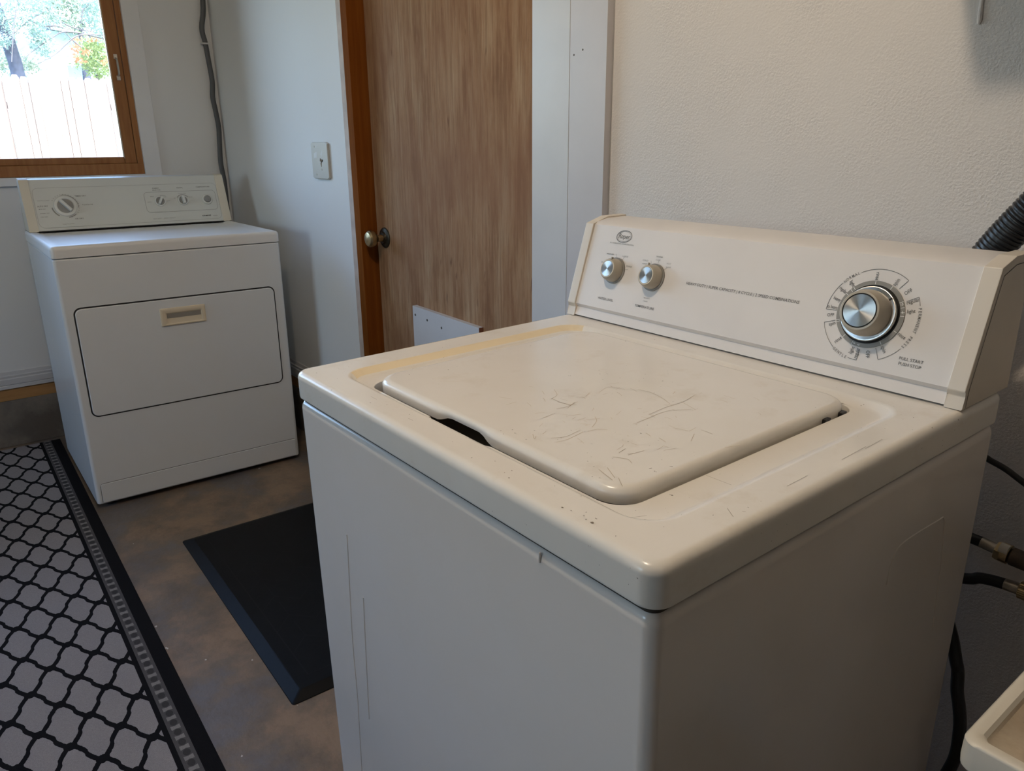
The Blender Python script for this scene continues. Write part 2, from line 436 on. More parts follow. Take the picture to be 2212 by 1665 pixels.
def prism(name, prof, x0, x1, mat, parent=None, bev=0, axis=0):
    """profile of (a, b) pairs extruded along an axis (0: x with (y,z); 1: y with (x,z))."""
    bm = bmesh.new()
    def P(x, q): return (x, q[0], q[1]) if axis == 0 else (q[0], x, q[1])
    A = [bm.verts.new(P(x0, q)) for q in prof]; B = [bm.verts.new(P(x1, q)) for q in prof]; n = len(prof)
    for i in range(n): bm.faces.new((A[i], A[(i+1) % n], B[(i+1) % n], B[i]))
    bm.faces.new(list(reversed(A))); bm.faces.new(B)
    if bev: bmesh.ops.bevel(bm, geom=list(bm.edges), offset=bev, segments=2, profile=.5, affect='EDGES')
    return finish(bm, name, mat, parent)
def ribbon(bm, pts, w, M_):
    P = [Vector((p[0], p[1], 0)) for p in pts]; L = []
    for i, p in enumerate(P):
        d = P[min(i+1, len(P)-1)]-P[max(i-1, 0)]
        nrm = Vector((-d.y, d.x, 0)).normalized()*(w/2)
        L.append((bm.verts.new(M_ @ (p+nrm)), bm.verts.new(M_ @ (p-nrm))))
    for i in range(len(L)-1): bm.faces.new((L[i][0], L[i][1], L[i+1][1], L[i+1][0]))
def tag(o, label, cat=None, group=None, kind=None):
    if label: o['label'] = label
    if cat: o['category'] = cat
    if group: o['group'] = group
    if kind: o['kind'] = kind
    return o
def empty(name, M_=None, loc=None):
    o = bpy.data.objects.new(name, None); COL.objects.link(o); o.empty_display_size = .05
    if M_ is not None: o.matrix_world = M_
    if loc is not None: o.location = loc
    return o
_font_cache = {}
def text_bm(bm, s, M_, x0=None, x1=None, h=None, cx=None, base=0.0, shear=0):
    """writes s as flat letters into bm, in the plane of M_: fitted to x0..x1 (or centred on cx with natural width), capital height h, baseline base."""
    if (s, shear) not in _font_cache:
        c = bpy.data.curves.new('t', 'FONT'); c.body = s; c.size = 1; c.resolution_u = 2; c.shear = shear; c.offset = .005
        o = bpy.data.objects.new('t', c); COL.objects.link(o)
        dg = bpy.context.evaluated_depsgraph_get(); me = bpy.data.meshes.new_from_object(o.evaluated_get(dg))
        _font_cache[(s, shear)] = ([tuple(v.co) for v in me.vertices], [list(p.vertices) for p in me.polygons])
        bpy.data.objects.remove(o); bpy.data.meshes.remove(me); bpy.data.curves.remove(c)
    vs, fs = _font_cache[(s, shear)]
    if not vs: return
    mx0 = min(v[0] for v in vs); mx1 = max(v[0] for v in vs)
    k = h/.73
    if x0 is not None: kx = (x1-x0)/(mx1-mx0); ox = x0-mx0*kx
    else: kx = k*.82; ox = (cx or 0)-(mx0+mx1)/2*kx
    V = [bm.verts.new(M_ @ Vector((v[0]*kx+ox, v[1]*k+base, 0))) for v in vs]
    for f in fs:
        try: bm.faces.new([V[i] for i in f])
        except ValueError: pass
def plane_m(o, x, y):
    x = Vector(x).normalized(); y = Vector(y).normalized(); z = x.cross(y); m = Matrix.Identity(4)
    for i in range(3): m[i][0], m[i][1], m[i][2] = x[i], y[i], z[i]
    m.translation = Vector(o); return m
def T(x, y, z=0): return Matrix.Translation((x, y, z))
def RZ(a): return Matrix.Rotation(a, 4, 'Z')

# ================================================================== the room
WU, WV, CEIL = -2.64, 0.785, 2.42
UE, VS = 4.2, -4.2
tag(box('floor', (WU-.1, VS-.1, -.08), (UE+.1, 1.0, 0), M_floor), 'stained grey and brown concrete floor', kind='structure')
tag(box('ceiling', (WU-.1, VS-.1, CEIL), (UE+.1, 1.0, CEIL+.08), M_ceil), 'flat white ceiling', kind='structure')
tag(box('wall_right', (UE, VS, 0), (UE+.08, .95, CEIL), M_room), 'far garage wall behind the camera', kind='structure')
FX0, FX1, FZ0, FZ1 = -1.75, -.15, .85, 2.12
bm = bmesh.new()
add_box(bm, (WU, VS-.1, 0), (FX0, VS, CEIL)); add_box(bm, (FX1, VS-.1, 0), (UE, VS, CEIL))
add_box(bm, (FX0, VS-.1, 0), (FX1, VS, FZ0)); add_box(bm, (FX0, VS-.1, FZ1), (FX1, VS, CEIL))
tag(finish(bm, 'wall_front', M_room, None, smooth=False), 'long garage wall behind the camera with an added wide window', kind='structure')

# window wall: opening v -0.99..0.43, z 1.07..2.06
WY0, WY1, WZ0, WZ1 = -1.50, .432, 1.095, 2.10  # unseen left part of the opening widened to let in more daylight
bm = bmesh.new(); wt = .12
add_box(bm, (WU-wt, VS, .254), (WU, WY0, CEIL)); add_box(bm, (WU-wt, WY1, .254), (WU, 1.0, CEIL))
add_box(bm, (WU-wt, WY0, .254), (WU, WY1, WZ0)); add_box(bm, (WU-wt, WY0, WZ1), (WU, WY1, CEIL))
wall_l = finish(bm, 'wall_left', M_wflat, None, smooth=False)
tag(wall_l, 'pale painted window wall behind the dryer', kind='structure')
o = box('concrete_curb', (WU-.14, VS, 0), (WU+.004, 1.0, .199), M_curb, wall_l, .004); o['label'] = 'rough bare concrete curb'
o = box('sill_plate', (WU-.13, VS, .199), (WU+.002, 1.0, .256), M_sill, wall_l, .002); o['label'] = 'bare orange lumber strip'
def baseboard(name, lab, a0, a1, face, axis, sgn):
    # stepped moulding profile, depth d away from the wall face
    z0, z1 = .252, .322
    pr = [(0, z0), (.012, z0), (.012, z0+.012), (.009, z0+.015), (.013, z0+.018), (.013, z0+.040), (.010, z0+.044), (.011, z0+.053), (.007, z0+.057), (.005, z1), (0, z1)]
    pts = [(face+sgn*d, z) for d, z in pr]
    return tag(prism(name, pts, a0, a1, M_white_paint, None, 0, axis), lab, kind='structure')
baseboard('baseboard_left', 'white moulded baseboard above the orange lumber strip', VS, .78, WU, 1, 1)

# door wall (left part of the back wall), opening u -1.378..-0.43
DU0, DU1 = -1.378, -.398
bm = bmesh.new()
add_box(bm, (WU, WV, .2), (DU0, .95, CEIL)); add_box(bm, (DU1, WV, 0), (-.1745, .95, CEIL))
add_box(bm, (DU0, WV, 2.08), (DU1, .95, CEIL))
wall_b = finish(bm, 'wall_back', M_wflat, None, smooth=False)
tag(wall_b, 'bluish white painted wall between the window corner and the door', kind='structure')
o = box('concrete_curb', (WU, WV-.004, 0), (DU0-.001, .96, .199), M_curb, wall_b, .004); o['label'] = 'rough bare concrete curb'
o = box('sill_plate', (WU, WV-.002, .199), (DU0, .955, .256), M_sill, wall_b, .002); o['label'] = 'bare orange lumber strip'
baseboard('baseboard_back', 'white moulded baseboard left of the brown door', WU, DU0-.002, WV, 0, -1)
tag(box('trim_7', (-1.409, WV-.002, .33), (-1.3785, WV, 2.08), simple('bare_edge_strip', (.52, .43, .37), .7, var=.15, vs=20), None, .0004), 'thin tan unpainted strip beside the orange door jamb', kind='structure')
# outside behind the door: closed by a slab
box_w = box('door_backing', (DU0-.02, .93, 0), (DU1+.02, .95, 2.1), M_dgap, wall_b)
tag(box('wall_back_washer', (-.172, WV, 0), (UE, .95, CEIL), M_wtex), 'warm white orange-peel textured wall behind the washer', kind='structure')
tag(box('trim_1', (-.410, .7662, 0), (-.2852, WV, CEIL), M_white_paint, None, .0006), 'white gloss board beside the brown door', kind='structure')
tag(box('trim_2', (-.2850, .767, 0), (-.1745, WV, CEIL), M_white_warm, None, .0006), 'white board between the door board and textured wall, small nail holes', kind='structure')
# nail holes in trim_2
t2 = bpy.data.objects['trim_2']
for u, z in ((-.272, 1.392), (-.245, 1.400)):
    lathe('nail_hole', [(.0022, 0), (.0022, .0003), (0, .0003)], M_chip, t2, 8, mw=Matrix.Translation((u, .767, z)) @ Matrix.Rotation(PI/2, 4, 'X'))

# ------------------------------------------------------------------ brown door
door = tag(empty('door_1', loc=(DU0, WV, 0)), 'worn brown plywood door in an orange wood jamb', kind='structure')
def dl(p): return (p[0]-DU0, p[1]-WV, p[2])
def dbox(name, a, b, m, par=door, bev=0): return box(name, dl(a), dl(b), m, par, bev)
LV = .841; LL, LR = -1.335, -.433
bm = bmesh.new()
add_box(bm, dl((DU0+.001, WV-.003, 0)), dl((-1.337, .93, 2.08)), .002)
dj = finish(bm, 'jamb', M_wood_jamb, door)
dbox('jamb', (-.431, WV, 0), (DU1, .93, 2.08), M_wood_jamb, door, .002)
dbox('head_jamb', (-1.337, WV-.003, 2.05), (-.431, .93, 2.08), M_wood_jamb, door, .002)
dbox('stop_bead', (-1.3365, LV+.012, 0), (-1.3345, LV+.05, 2.05), M_dgap, door)
leaf = dbox('leaf', (LL+.002, LV, .01), (LR, LV+.035, 2.048), M_door, door, .0015)
o = dbox('edge_strip', (-.4515, LV-.003, .01), (-.4365, LV+.001, 2.04), M_door, door, .001); o['label'] = 'thin raised strip at the hinge edge'
# knob: axis -v
def axis_m(loc, ax):
    z = Vector(ax).normalized(); x = z.orthogonal().normalized(); return plane_m(loc, x, z.cross(x))
knob = lathe('knob', [(0, 0), (.012, 0), (.0115, .018), (.011, .03), (.016, .036), (.0245, .043), (.0275, .052), (.027, .060), (.022, .066), (.010, .069), (0, .0695)], M_brass, door, 32, mw=axis_m(dl((-1.279, LV, .912)), (0, -1, 0)))
ros = lathe('rosette', [(.034, 0), (.034, .002), (.031, .005), (.022, .007), (.018, .012), (0, .012)], simple('blackened_brass', (.06, .05, .035), .45, metal=.8, var=.3, vs=60), knob, 32)
ros['label'] = 'blackened round rosette'
# pet-door patch panel
patch = empty('patch_panel'); patch.parent = door
bm = bmesh.new()
PV = LV-.016
q = [(-1.092, .300), (-.722, .300), (-.722, .706), (-1.092, .712)]
A = [bm.verts.new(dl((u, PV, z))) for u, z in q]; B = [bm.verts.new(dl((u, LV, z))) for u, z in q]
bm.faces.new(A)
for i in range(4):
    f = bm.faces.new((A[i], B[i], B[(i+1) % 4], A[(i+1) % 4]))
    if i in (1,): f.material_index = 1
patch_o = finish(bm, 'patch_board', [M_white_paint, M_raw], door, smooth=False); patch_o['label'] = 'white painted board with red-brown raw end'
bpy.data.objects.remove(patch)
for u, z in ((-1.077, .684), (-1.005, .679), (-.922, .669), (-.775, .648), (-1.077, .42), (-.74, .42)):
    lathe('screw', [(.0042, -.001), (.0042, .0006), (0, .0008)], M_chip, patch_o, 10, mw=axis_m(dl((u, PV, z)), (0, -1, 0)))
# chipped dark hole at the hinge edge
lathe('chipped_hole', [(.009, -.001), (.006, .0008), (0, .001)], M_chip, leaf, 9, mw=axis_m(dl((-.446, LV-.003, 1.345)), (0, -1, 0)) @ Matrix.Diagonal((.7, 2.2, 1, 1)))

# ------------------------------------------------------------------ window
win = tag(empty('window_1', loc=(WU, 0, WZ0)), 'sliding window in orange stained wood looking onto a fence', kind='structure')
def wlp(p): return (p[0]-WU, p[1], p[2]-WZ0)
def wbox(name, a, b, m, par=win, bev=.0015): return box(name, wlp(a), wlp(b), m, par, bev)
fr = wbox('frame_side', (WU-.11, .410, WZ0), (WU+.001, .432, WZ1), M_wood_trim)
wbox('frame_side', (WU-.11, WY0, WZ0), (WU+.001, WY0+.022, WZ1), M_wood_trim)
o = wbox('frame_bottom', (WU-.11, WY0, WZ0), (WU+.004, .432, 1.139), M_wood_trim, bev=.003); o['label'] = 'worn wooden sill rail with paint scrapes'
wbox('frame_top', (WU-.11, WY0, WZ1-.03), (WU+.001, .432, WZ1), M_wood_trim)
def sash(y0, y1, uo):
    e = empty('sash'); e.parent = win
    z0, z1 = 1.139, WZ1-.03
    s = .047
    a, b = WU-.035+uo, WU-.006+uo
    wbox('stile', (a, y0, z0), (b, y0+s, z1), M_wood_trim, e, .003); wbox('stile', (a, y1-s, z0), (b, y1, z1), M_wood_trim, e, .003)
    wbox('rail', (a, y0+s, z0), (b, y1-s, z0+.027), M_wood_trim, e, .003); wbox('rail', (a, y0+s, z1-.035), (b, y1-s, z1), M_wood_trim, e, .003)
    wbox('pane', (a+.008, y0+s-.004, z0+.024), (a+.012, y1-s+.004, z1-.03), M_glass, e, 0)
    bd = wbox('glazing_bead', (b-.006, y1-s-.004, z0+.02), (b-.001, y1-s+.001, z1-.03), M_chrome, e, 0); bd['label'] = 'pale metal glazing bead'
    return e
s1 = sash(-.555, .409, 0); sash(WY0+.022, -.515, -.04)
w2 = tag(empty('added_window_2', loc=(FX0, VS, FZ0)), 'added unseen window in the garage wall behind the camera', kind='structure')  # unseen window added for daylight on the washer front and dryer
for nm, a, b in (('frame_side', (0, -.09, 0), (.05, -.01, FZ1-FZ0)), ('frame_side', (FX1-FX0-.05, -.09, 0), (FX1-FX0, -.01, FZ1-FZ0)), ('frame_bottom', (.05, -.09, 0), (FX1-FX0-.05, -.01, .05)), ('frame_top', (.05, -.09, FZ1-FZ0-.05), (FX1-FX0-.05, -.01, FZ1-FZ0)), ('mullion', ((FX1-FX0)/2-.03, -.08, .05), ((FX1-FX0)/2+.03, -.02, FZ1-FZ0-.05))):
    box(nm, a, b, M_white_paint, w2, .003)
for x0, x1 in ((.05, (FX1-FX0)/2-.03), ((FX1-FX0)/2+.03, FX1-FX0-.05)):
    box('pane', (x0, -.052, .05), (x1, -.048, FZ1-FZ0-.05), M_glass, w2)
# latch pull on the right stile
lt = bmesh.new()
lx = WU-.006
for zc in (1.478, 1.560):
    add_box(lt, wlp((lx, .380, zc-.009)), wlp((lx+.003, .394, zc+.009)), .001)
add_tube(lt, catmull([wlp(p) for p in ((lx+.001, .386, 1.486), (lx+.014, .388, 1.492), (lx+.016, .388, 1.52), (lx+.014, .388, 1.546), (lx+.001, .386, 1.554))], 5), .0042, 8)
finish(lt, 'latch_pull', M_chrome, s1)['label'] = 'old nickel pull handle with two plates'
# white casing
tag(box('trim_3', (WU, .4325, 1.06), (WU+.014, .499, 2.2), M_casing, None, .002), 'white casing right of the window', kind='structure')
tag(box('trim_4', (WU, WY0-.07, 1.062), (WU+.018, .4320, 1.0945), M_casing, None, .002), 'white strip under the window sill', kind='structure')
tag(box('trim_5', (WU, WY0-.07, WZ1+.001), (WU+.014, .4320, 2.2), M_casing, None, .002), 'white casing over the window', kind='structure')
tag(box('trim_6', (WU, WY0-.07, 1.0955), (WU+.014, WY0-.0005, WZ1), M_casing, None, .002), 'white casing left of the window', kind='structure')

# ------------------------------------------------------------------ ceiling lamp and wall cabinet (above the frame)
lamp = tag(empty('ceiling_light', loc=(LAMP.x, LAMP.y, CEIL)), 'bare warm bulb in a porcelain holder on the ceiling above the washer', 'lamp')
lathe('holder', [(.055, 0), (.055, -.008), (.03, -.018), (.022, -.05), (.014, -.062), (0, -.062)], M_white_paint, lamp, 24)
lathe('bulb', [(0, -.155), (.02, -.151), (.036, -.138), (.043, -.118), (.040, -.098), (.028, -.080), (.015, -.068), (.013, -.062)], M_bulb, lamp, 24)
cab = tag(empty('wall_cabinet', loc=(.42, WV, 1.56)), 'white wall cabinet above the right half of the washer', 'cabinet')
box('carcass', (.03, -.28, 0), (.90, -.001, .70), M_white_paint, cab, .002)
for k in range(2):
    d = box('door', (.03+.436*k+.002, -.30, .003), (.03+.436*(k+1)-.002, -.281, .697), M_white_paint, cab, .003)
    lathe('knob', [(.006, 0), (.005, .012), (.013, .018), (.012, .024), (0, .026)], M_chrome, d, 16, mw=axis_m((.03+.436+(-.03 if k == 0 else .03), -.30, .08), (0, -1, 0)))

# ================================================================== washing machine
W, D = .686, .6425
def rot3(yw, tx, ty): return Matrix.Rotation(yw, 4, 'Z') @ Matrix.Rotation(tx, 4, 'X') @ Matrix.Rotation(ty, 4, 'Y')
WO = Vector((W/2, .32, 0))
wash = empty('washing_machine', Matrix.Translation(WO) @ rot3(0, .0136, -.0019))
tag(wash, 'white top-loading washing machine, lid scratched, three dials on its back console', 'washing machine')
def w_(p): return (p[0]-WO.x, p[1]-WO.y, p[2])
def lw(pts): return [w_(p) for p in pts]
# cabinet shell
bm = bmesh.new()
Ls = []
for ins, z in ((.004, .022), (0, .026), (0, .8560), (0, .8580), (.0009, .8632), (.0032, .8672), (.0066, .8690), (.0100, .8680), (.0105, .85)):
    Ls.append(lw(loop_pts(ins, ins, W-ins, D-ins, max(.0135-ins, .004), z)))
bridge(bm, Ls, True, True)
body = finish(bm, 'cabinet', M_body, wash, angle=60)
for x in (.06, W-.06):
    for y, dz in ((.06, .0036), (D-.06, -.0040)):
        lathe('levelling_foot', [(.02, dz), (.022, dz+.006), (.008, dz+.008), (.008, .03)], M_rubber, wash, 16, mw=Matrix.Translation(w_((x, y, 0))))
bm = bmesh.new()
bridge(bm, [lw(loop_pts(.0045, .0045, W-.0045, D-.0045, .010, z)) for z in (.860, .880)], False, False)
finish(bm, 'seam_shade_band', M_seam_shade, wash)['label'] = 'dark band for seam shade and grime under the top'  # ring coloured dark for the seam's shadow as well as its grime
# faint stamped bead on the right side
bm = bmesh.new()
add_tube(bm, catmull([w_((W+.0002, y, z)) for y, z in ((.398, .735), (.403, .765), (.424, .7795), (.508, .7775), (.528, .774), (.536, .745), (.545, .70), (.556, .60))], 6), .0011, 6)
finish(bm, 'stamped_bead', M_body, wash)
# dried drips on the front
bm = bmesh.new()
for pts in (((.1235, .70), (.1223, .6803), (.1126, .5834), (.1057, .4983), (.1036, .4116), (.0961, .3164), (.0911, .2515), (.086, .15)), ((.1588, .6154), (.1503, .5248), (.1429, .4377), (.139, .39))):
    tube('paint_drip', catmull([w_((x, -.0001, z)) for x, z in pts], 6), .0009, M_body, wash, 5)
tube('paint_drip', [w_((.5481, -.0004, .866)), w_((.5479, -.0006, .861)), w_((.5474, -.0002, .8555))], .0012, M_body, wash, 5)
# top panel
bm = bmesh.new()
NS = 44
lid_o = (.104, .0575, .592, .474)       # recess opening for the lid (x0,y0,x1,y1)
def nl(x0, y0, x1, y1, r, z): return loop_pts(x0, y0, x1, y1, r, z, NS, 8)
outer = [(0.001, .8738), (-.002, .8750), (-.0025, .8775), (-.0025, .9030), (-.0025, .9050), (-.0019, .9082), (-.0001, .9112), (.0028, .9133), (.0066, .914), (.0090, .914), (.014, .914)]
Ls = [lw(nl(i, i, W-i, D-i, max(.0185-i*.6, .010), z)) for i, z in outer]
rx0, ry0, rx1, ry1 = .056, .042, .642, .488
Ls.append(lw(nl(rx0-.002, ry0-.002, rx1+.002, ry1+.002, .041, .914)))
Ls.append(lw(nl(rx0, ry0, rx1, ry1, .040, .914)))
Ls.append(lw(nl(rx0+.004, ry0+.003, rx1-.004, ry1-.004, .037, .9128)))
def notch(pts, target):
    out = []
    for x, y, z in pts:
        if y < .075 and .270 < x < .398:
            t = min(1, (x-.270)/.010, (.398-x)/.026); t = t*t*(3-2*t)
            y = y*(1-t)+target*t
        out.append((x, y, z))
    return out
Ls.append(lw(notch(nl(rx0+.014, ry0+.0065, rx1-.012, ry1-.012, .031, .9072), .0455)))
Ls.append(lw(notch(nl(rx0+.020, ry0+.009, rx1-.017, ry1-.017, .028, .906), .0458)))
l0 = nl(*lid_o, .030, .906); l1 = nl(lid_o[0]+.002, lid_o[1]+.002, lid_o[2]-.002, lid_o[3]-.002, .028, .904); l2 = nl(lid_o[0]+.003, lid_o[1]+.003, lid_o[2]-.003, lid_o[3]-.003, .028, .872)
Ls.append(lw(notch(l0, .0462))); Ls.append(lw(notch(l1, .0475))); Ls.append(lw(notch(l2, .0480)))
mis = [0]*(len(Ls)-1)
V = bridge(bm, Ls, False, False, mis)
# raise the narrow front lip left of the hand notch, as pressed steel does there
top = finish(bm, 'top_panel', [M_top, M_yellow_sheen], wash, angle=50)
# left recess wall: yellowing and a warm reflection both put into the colour
me = top.data
for p in me.polygons:
    c = p.center + WO
    if c.x < .095 and .907 < c.z < .9138 and .055 < c.y < .485: p.material_index = 1
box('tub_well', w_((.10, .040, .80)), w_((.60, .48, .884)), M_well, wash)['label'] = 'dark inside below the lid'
# lid
lx0, ly0, lx1, ly1 = .112, .066, .586, .467
bm = bmesh.new()
def lipfront(pts, k):
    out = []
    for x, y, z in pts:
        if y < ly0+.02 and .272 < x < .388:
            t = min(1, (x-.272)/.03, (.388-x)/.03); t = t*t*(3-2*t); y += .003*k*t; z += max(0, .9085-z)*t
        out.append((x, y, z))
    return out
Ls = []
for i, z, k in ((.004, .899, 1), (0, .9005, 1), (0, .9095, 1), (.0006, .9120, .7), (.0024, .9148, .3), (.0052, .9166, 0), (.0085, .9172, 0), (.0100, .9172, 0), (.0300, .9174, 0)):
    Ls.append(lw(lipfront(nl(lx0+i, ly0+i, lx1-i, ly1-i, max(.034-i*.5, .015), z), k)))
bridge(bm, Ls, True, True)
lid = finish(bm, 'lid', M_top, wash, angle=50)
for y in (.405, .440):
    box('lid_bumper', w_((lx1-.004, y-.006, .900)), w_((lx1+.0045, y+.006, .9075)), M_rubber, lid, .001)
# scratches on lid and top: thin ribbons lying on the enamel
def zfix(z): return Matrix.Translation((-WO.x, -WO.y, z))
bm = bmesh.new()
scr = [[(.367,.250),(.360,.274),(.380,.284)],[(.391,.296),(.410,.299),(.432,.294),(.453,.285)],[(.471,.207),(.469,.230),(.467,.254),(.4695,.274)],[(.462,.238),(.458,.272),(.459,.301),(.452,.334)],[(.455,.302),(.486,.292)],[(.471,.270),(.4825,.289)],[(.360,.187),(.374,.192),(.383,.197)],[(.384,.181),(.373,.203)],[(.5205,.120),(.534,.127),(.544,.123)],[(.533,.088),(.559,.081)],[(.535,.0975),(.557,.086)],[(.517,.132),(.514,.145)],[(.5786,.225),(.585,.241)],[(.517,.1935),(.5295,.190)],[(.426,.186),(.437,.178),(.448,.160)],[(.5741,.0785),(.5586,.089)],[(.527,.135),(.530,.156)],[(.545,.212),(.534,.231)],[(.451,.144),(.456,.1175),(.454,.101)],[(.345,.190),(.361,.189),(.379,.191)],[(.377,.170),(.379,.184),(.375,.206)],[(.420,.0975),(.432,.090),(.427,.0965)],[(.427,.106),(.4235,.114)],[(.3895,.138),(.387,.159)],[(.326,.133),(.326,.149)],[(.297,.144),(.314,.151)],[(.2005,.128),(.212,.141)],[(.442,.105),(.449,.121),(.445,.1455)],[(.320,.2155),(.339,.204),(.346,.188)]]
for q in scr:
    ribbon(bm, [(p.x, p.y) for p in catmull([(a, b, 0) for a, b in q], 5)], .00045, zfix(.91765))
for _ in range(90):
    x, y = random.gauss(.46, .07), random.gauss(.19, .08)
    if not (.16 < x < .55 and .11 < y < .42): continue
    a = random.uniform(0, PI); l = random.uniform(.004, .018)
    ribbon(bm, [(x, y), (x+math.cos(a)*l*.5, y+math.sin(a)*l*.5+.0006), (x+math.cos(a)*l, y+math.sin(a)*l)], random.uniform(.00025, .00045), zfix(.91765))
o = finish(bm, 'scratches', M_scr, lid, smooth=False); o['kind'] = 'stuff'; o['label'] = 'fine brown scratches'
bm = bmesh.new()
for q in ([(.6044,.162),(.633,.163)],[(.616,.044),(.623,.058)],[(.659,.122),(.672,.113)],[(.6695,.338),(.668,.376)],[(.6685,.294),(.667,.3435)],[(.6675,.20),(.667,.235)],[(.671,.127),(.673,.129)],[(.28,.0225),(.29,.023)],[(.18,.0263),(.195,.0265)]):
    zz = .9062 if (.04 < q[0][1] and q[0][0] < .62 and q[0][0] > .59) else .9144
    ribbon(bm, q, .00035, zfix(.91445))
for (x, y, r) in ((.4856,.0135,.0022),(.5644,.0125,.0026),(.5737,.0145,.0014),(.6014,.0135,.003),(.594,.0135,.0013),(.588,.0165,.0014),(.4733,.0175,.0013),(.201,.0145,.0018),(.2214,.0268,.0016),(.27,.0301,.0014),(.4452,.0268,.0014),(.4745,.0257,.0016)):
    n = 7; vs = []
    for k in range(n):
        rr = r*random.uniform(.25, .55); vs.append(bm.verts.new((x-WO.x+1.3*rr*math.cos(2*PI*k/n), y-WO.y+rr*math.sin(2*PI*k/n), .91438)))
    bm.faces.new(vs)
o = finish(bm, 'enamel_chips', M_chipb, top, smooth=False); o['kind'] = 'stuff'; o['label'] = 'dark chips and scuffs in the enamel'

# console
prof = [(.5275, .9168), (.5345, .9310), (.5299, .9372), (.5755, 1.0742), (.582, 1.0785), (.607, 1.0830), (.652, 1.0830), (.655, .9168)]
con = prism('console', [(a-WO.y, b) for a, b in prof], .0195-WO.x, W-.0195-WO.x, M_plast, wash)
capp = [(.5243, .9146), (.5305, .9300), (.5268, .9368), (.5272, .9390), (.5712, 1.0757), (.6075, 1.0858), (.655, 1.0858), (.658, .9146)]
def endcap(x0, x1):
    bm = bmesh.new(); pr = [(a-WO.y, b) for a, b in capp]
    A = [bm.verts.new((x0-WO.x, *q)) for q in pr]; B = [bm.verts.new((x1-WO.x, *q)) for q in pr]; n = len(pr)
    for i in range(n): bm.faces.new((A[i], A[(i+1) % n], B[(i+1) % n], B[i]))
    bm.faces.new(list(reversed(A))); bm.faces.new(B)
    bmesh.ops.bevel(bm, geom=list(bm.edges), offset=.0012, segments=2, profile=.5, affect='EDGES')
    return finish(bm, 'end_cap', M_cap, con)
endcap(.0012, .0200); ecR = endcap(W-.0212, W-.0008)
for o in con.children: o['label'] = 'yellowed plastic end cap'
# seam line on the right cap's outer face
bm = bmesh.new(); xs = W-.0008+.0003-WO.x
seam = [(.5345, .9165), (.5365, .938), (.5775, 1.066), (.610, 1.0755), (.65, 1.0755)]
for i in range(len(seam)-1):
    a = Vector((xs, seam[i][0]-WO.y, seam[i][1])); b = Vector((xs, seam[i+1][0]-WO.y, seam[i+1][1]))
    d = (b-a).normalized(); nn = Vector((0, -d.z, d.y))*.0005
    bm.faces.new([bm.verts.new(p) for p in (a+nn, a-nn, b-nn, b+nn)])
finish(bm, 'seam_line', M_chip, ecR, smooth=False)
# panel plane: origin s = 0
sdir = Vector((0, .046, .1377)).normalized()
nrm = Vector((0, -sdir.z, sdir.y))
# real panel face offset from the reference plane used for measuring
PO = Vector((0-WO.x, .527-WO.y, .938)) + nrm*(-.0030)
PM = plane_m(PO, (1, 0, 0), sdir)
# move the panel front of the console onto that plane
mef = Vector((0, .5305, .9405)) - Vector((0, WO.y, 0))
PT = PM @ T(0, 0, .0006)
bm = bmesh.new()
text_bm(bm, 'HEAVY DUTY | SUPER CAPACITY | 8 CYCLE | 2 SPEED COMBINATIONS', PT @ T(0, .0667), .2525, .450, .0045, shear=.12)
text_bm(bm, 'WATER LEVEL', PT @ T(0, .0158), .0708, .1084, .0042)
text_bm(bm, 'TEMPERATURE', PT @ T(0, .0163), .1593, .2015, .0042)
text_bm(bm, 'PULL START', PT @ T(0, .0208), .6012, .6302, .0040)
text_bm(bm, 'PUSH STOP', PT @ T(0, .0142), .6020, .6292, .0040)
finish(bm, 'lettering', M_ink, con, smooth=False)
bm = bmesh.new()
text_bm(bm, 'BY WHIRLPOOL CORPORATION', PT @ T(0, .1148), .0678, .1240, .0026)
text_bm(bm, 'MEDIUM', PT @ T(0, .0950), .0665, .0830, .0026)
text_bm(bm, 'LARGE', PT @ T(0, .0945), .1045, .1180, .0026)
text_bm(bm, 'SUPER', PT @ T(0, .0785), .1190, .1322, .0028)
text_bm(bm, 'SMALL', PT @ T(0, .0790), .0575, .0710, .0026)
text_bm(bm, 'COLD', PT @ T(0, .0930), .1520, .1640, .0026); text_bm(bm, 'cold', PT @ T(0, .0875), .1528, .1620, .0026)
text_bm(bm, 'WARM', PT @ T(0, .1020), .1785, .1920, .0027); text_bm(bm, 'cold', PT @ T(0, .0968), .1795, .1890, .0026)
text_bm(bm, 'HOT', PT @ T(0, .0932), .2040, .2130, .0027); text_bm(bm, 'cold', PT @ T(0, .0878), .2040, .2135, .0026)
text_bm(bm, 'WASH', PT @ T(0, .0322), .1740, .1870, .0024); text_bm(bm, 'rinse', PT @ T(0, .0272), .1748, .1845, .0025)
for kx in (.0953, .1838):
    for a in ((100, 62, 12) if kx < .1 else (118, 85, 40)):
        c, s_ = math.cos(math.radians(a)), math.sin(math.radians(a))
        ribbon(bm, [(kx+.0225*c, .0685+.0225*s_), (kx+.030*c, .0685+.030*s_)], .0006, PT)
finish(bm, 'small_lettering', M_inkl, con, smooth=False)
# maker's oval
bm = bmesh.new()
text_bm(bm, 'Roper', PT @ T(0, .1252), .0845, .1108, .0088, shear=.15)
for rx, ry, w in ((.0172, .0102, .0011), (.0150, .0085, .0004)):
    ribbon(bm, [(.0972+rx*math.cos(2*PI*k/48), .1289+ry*math.sin(2*PI*k/48)+.06*rx*math.cos(2*PI*k/48)) for k in range(49)], w, PT)
finish(bm, 'maker_badge', M_ink, con, smooth=False)['label'] = 'dark oval badge with script lettering'
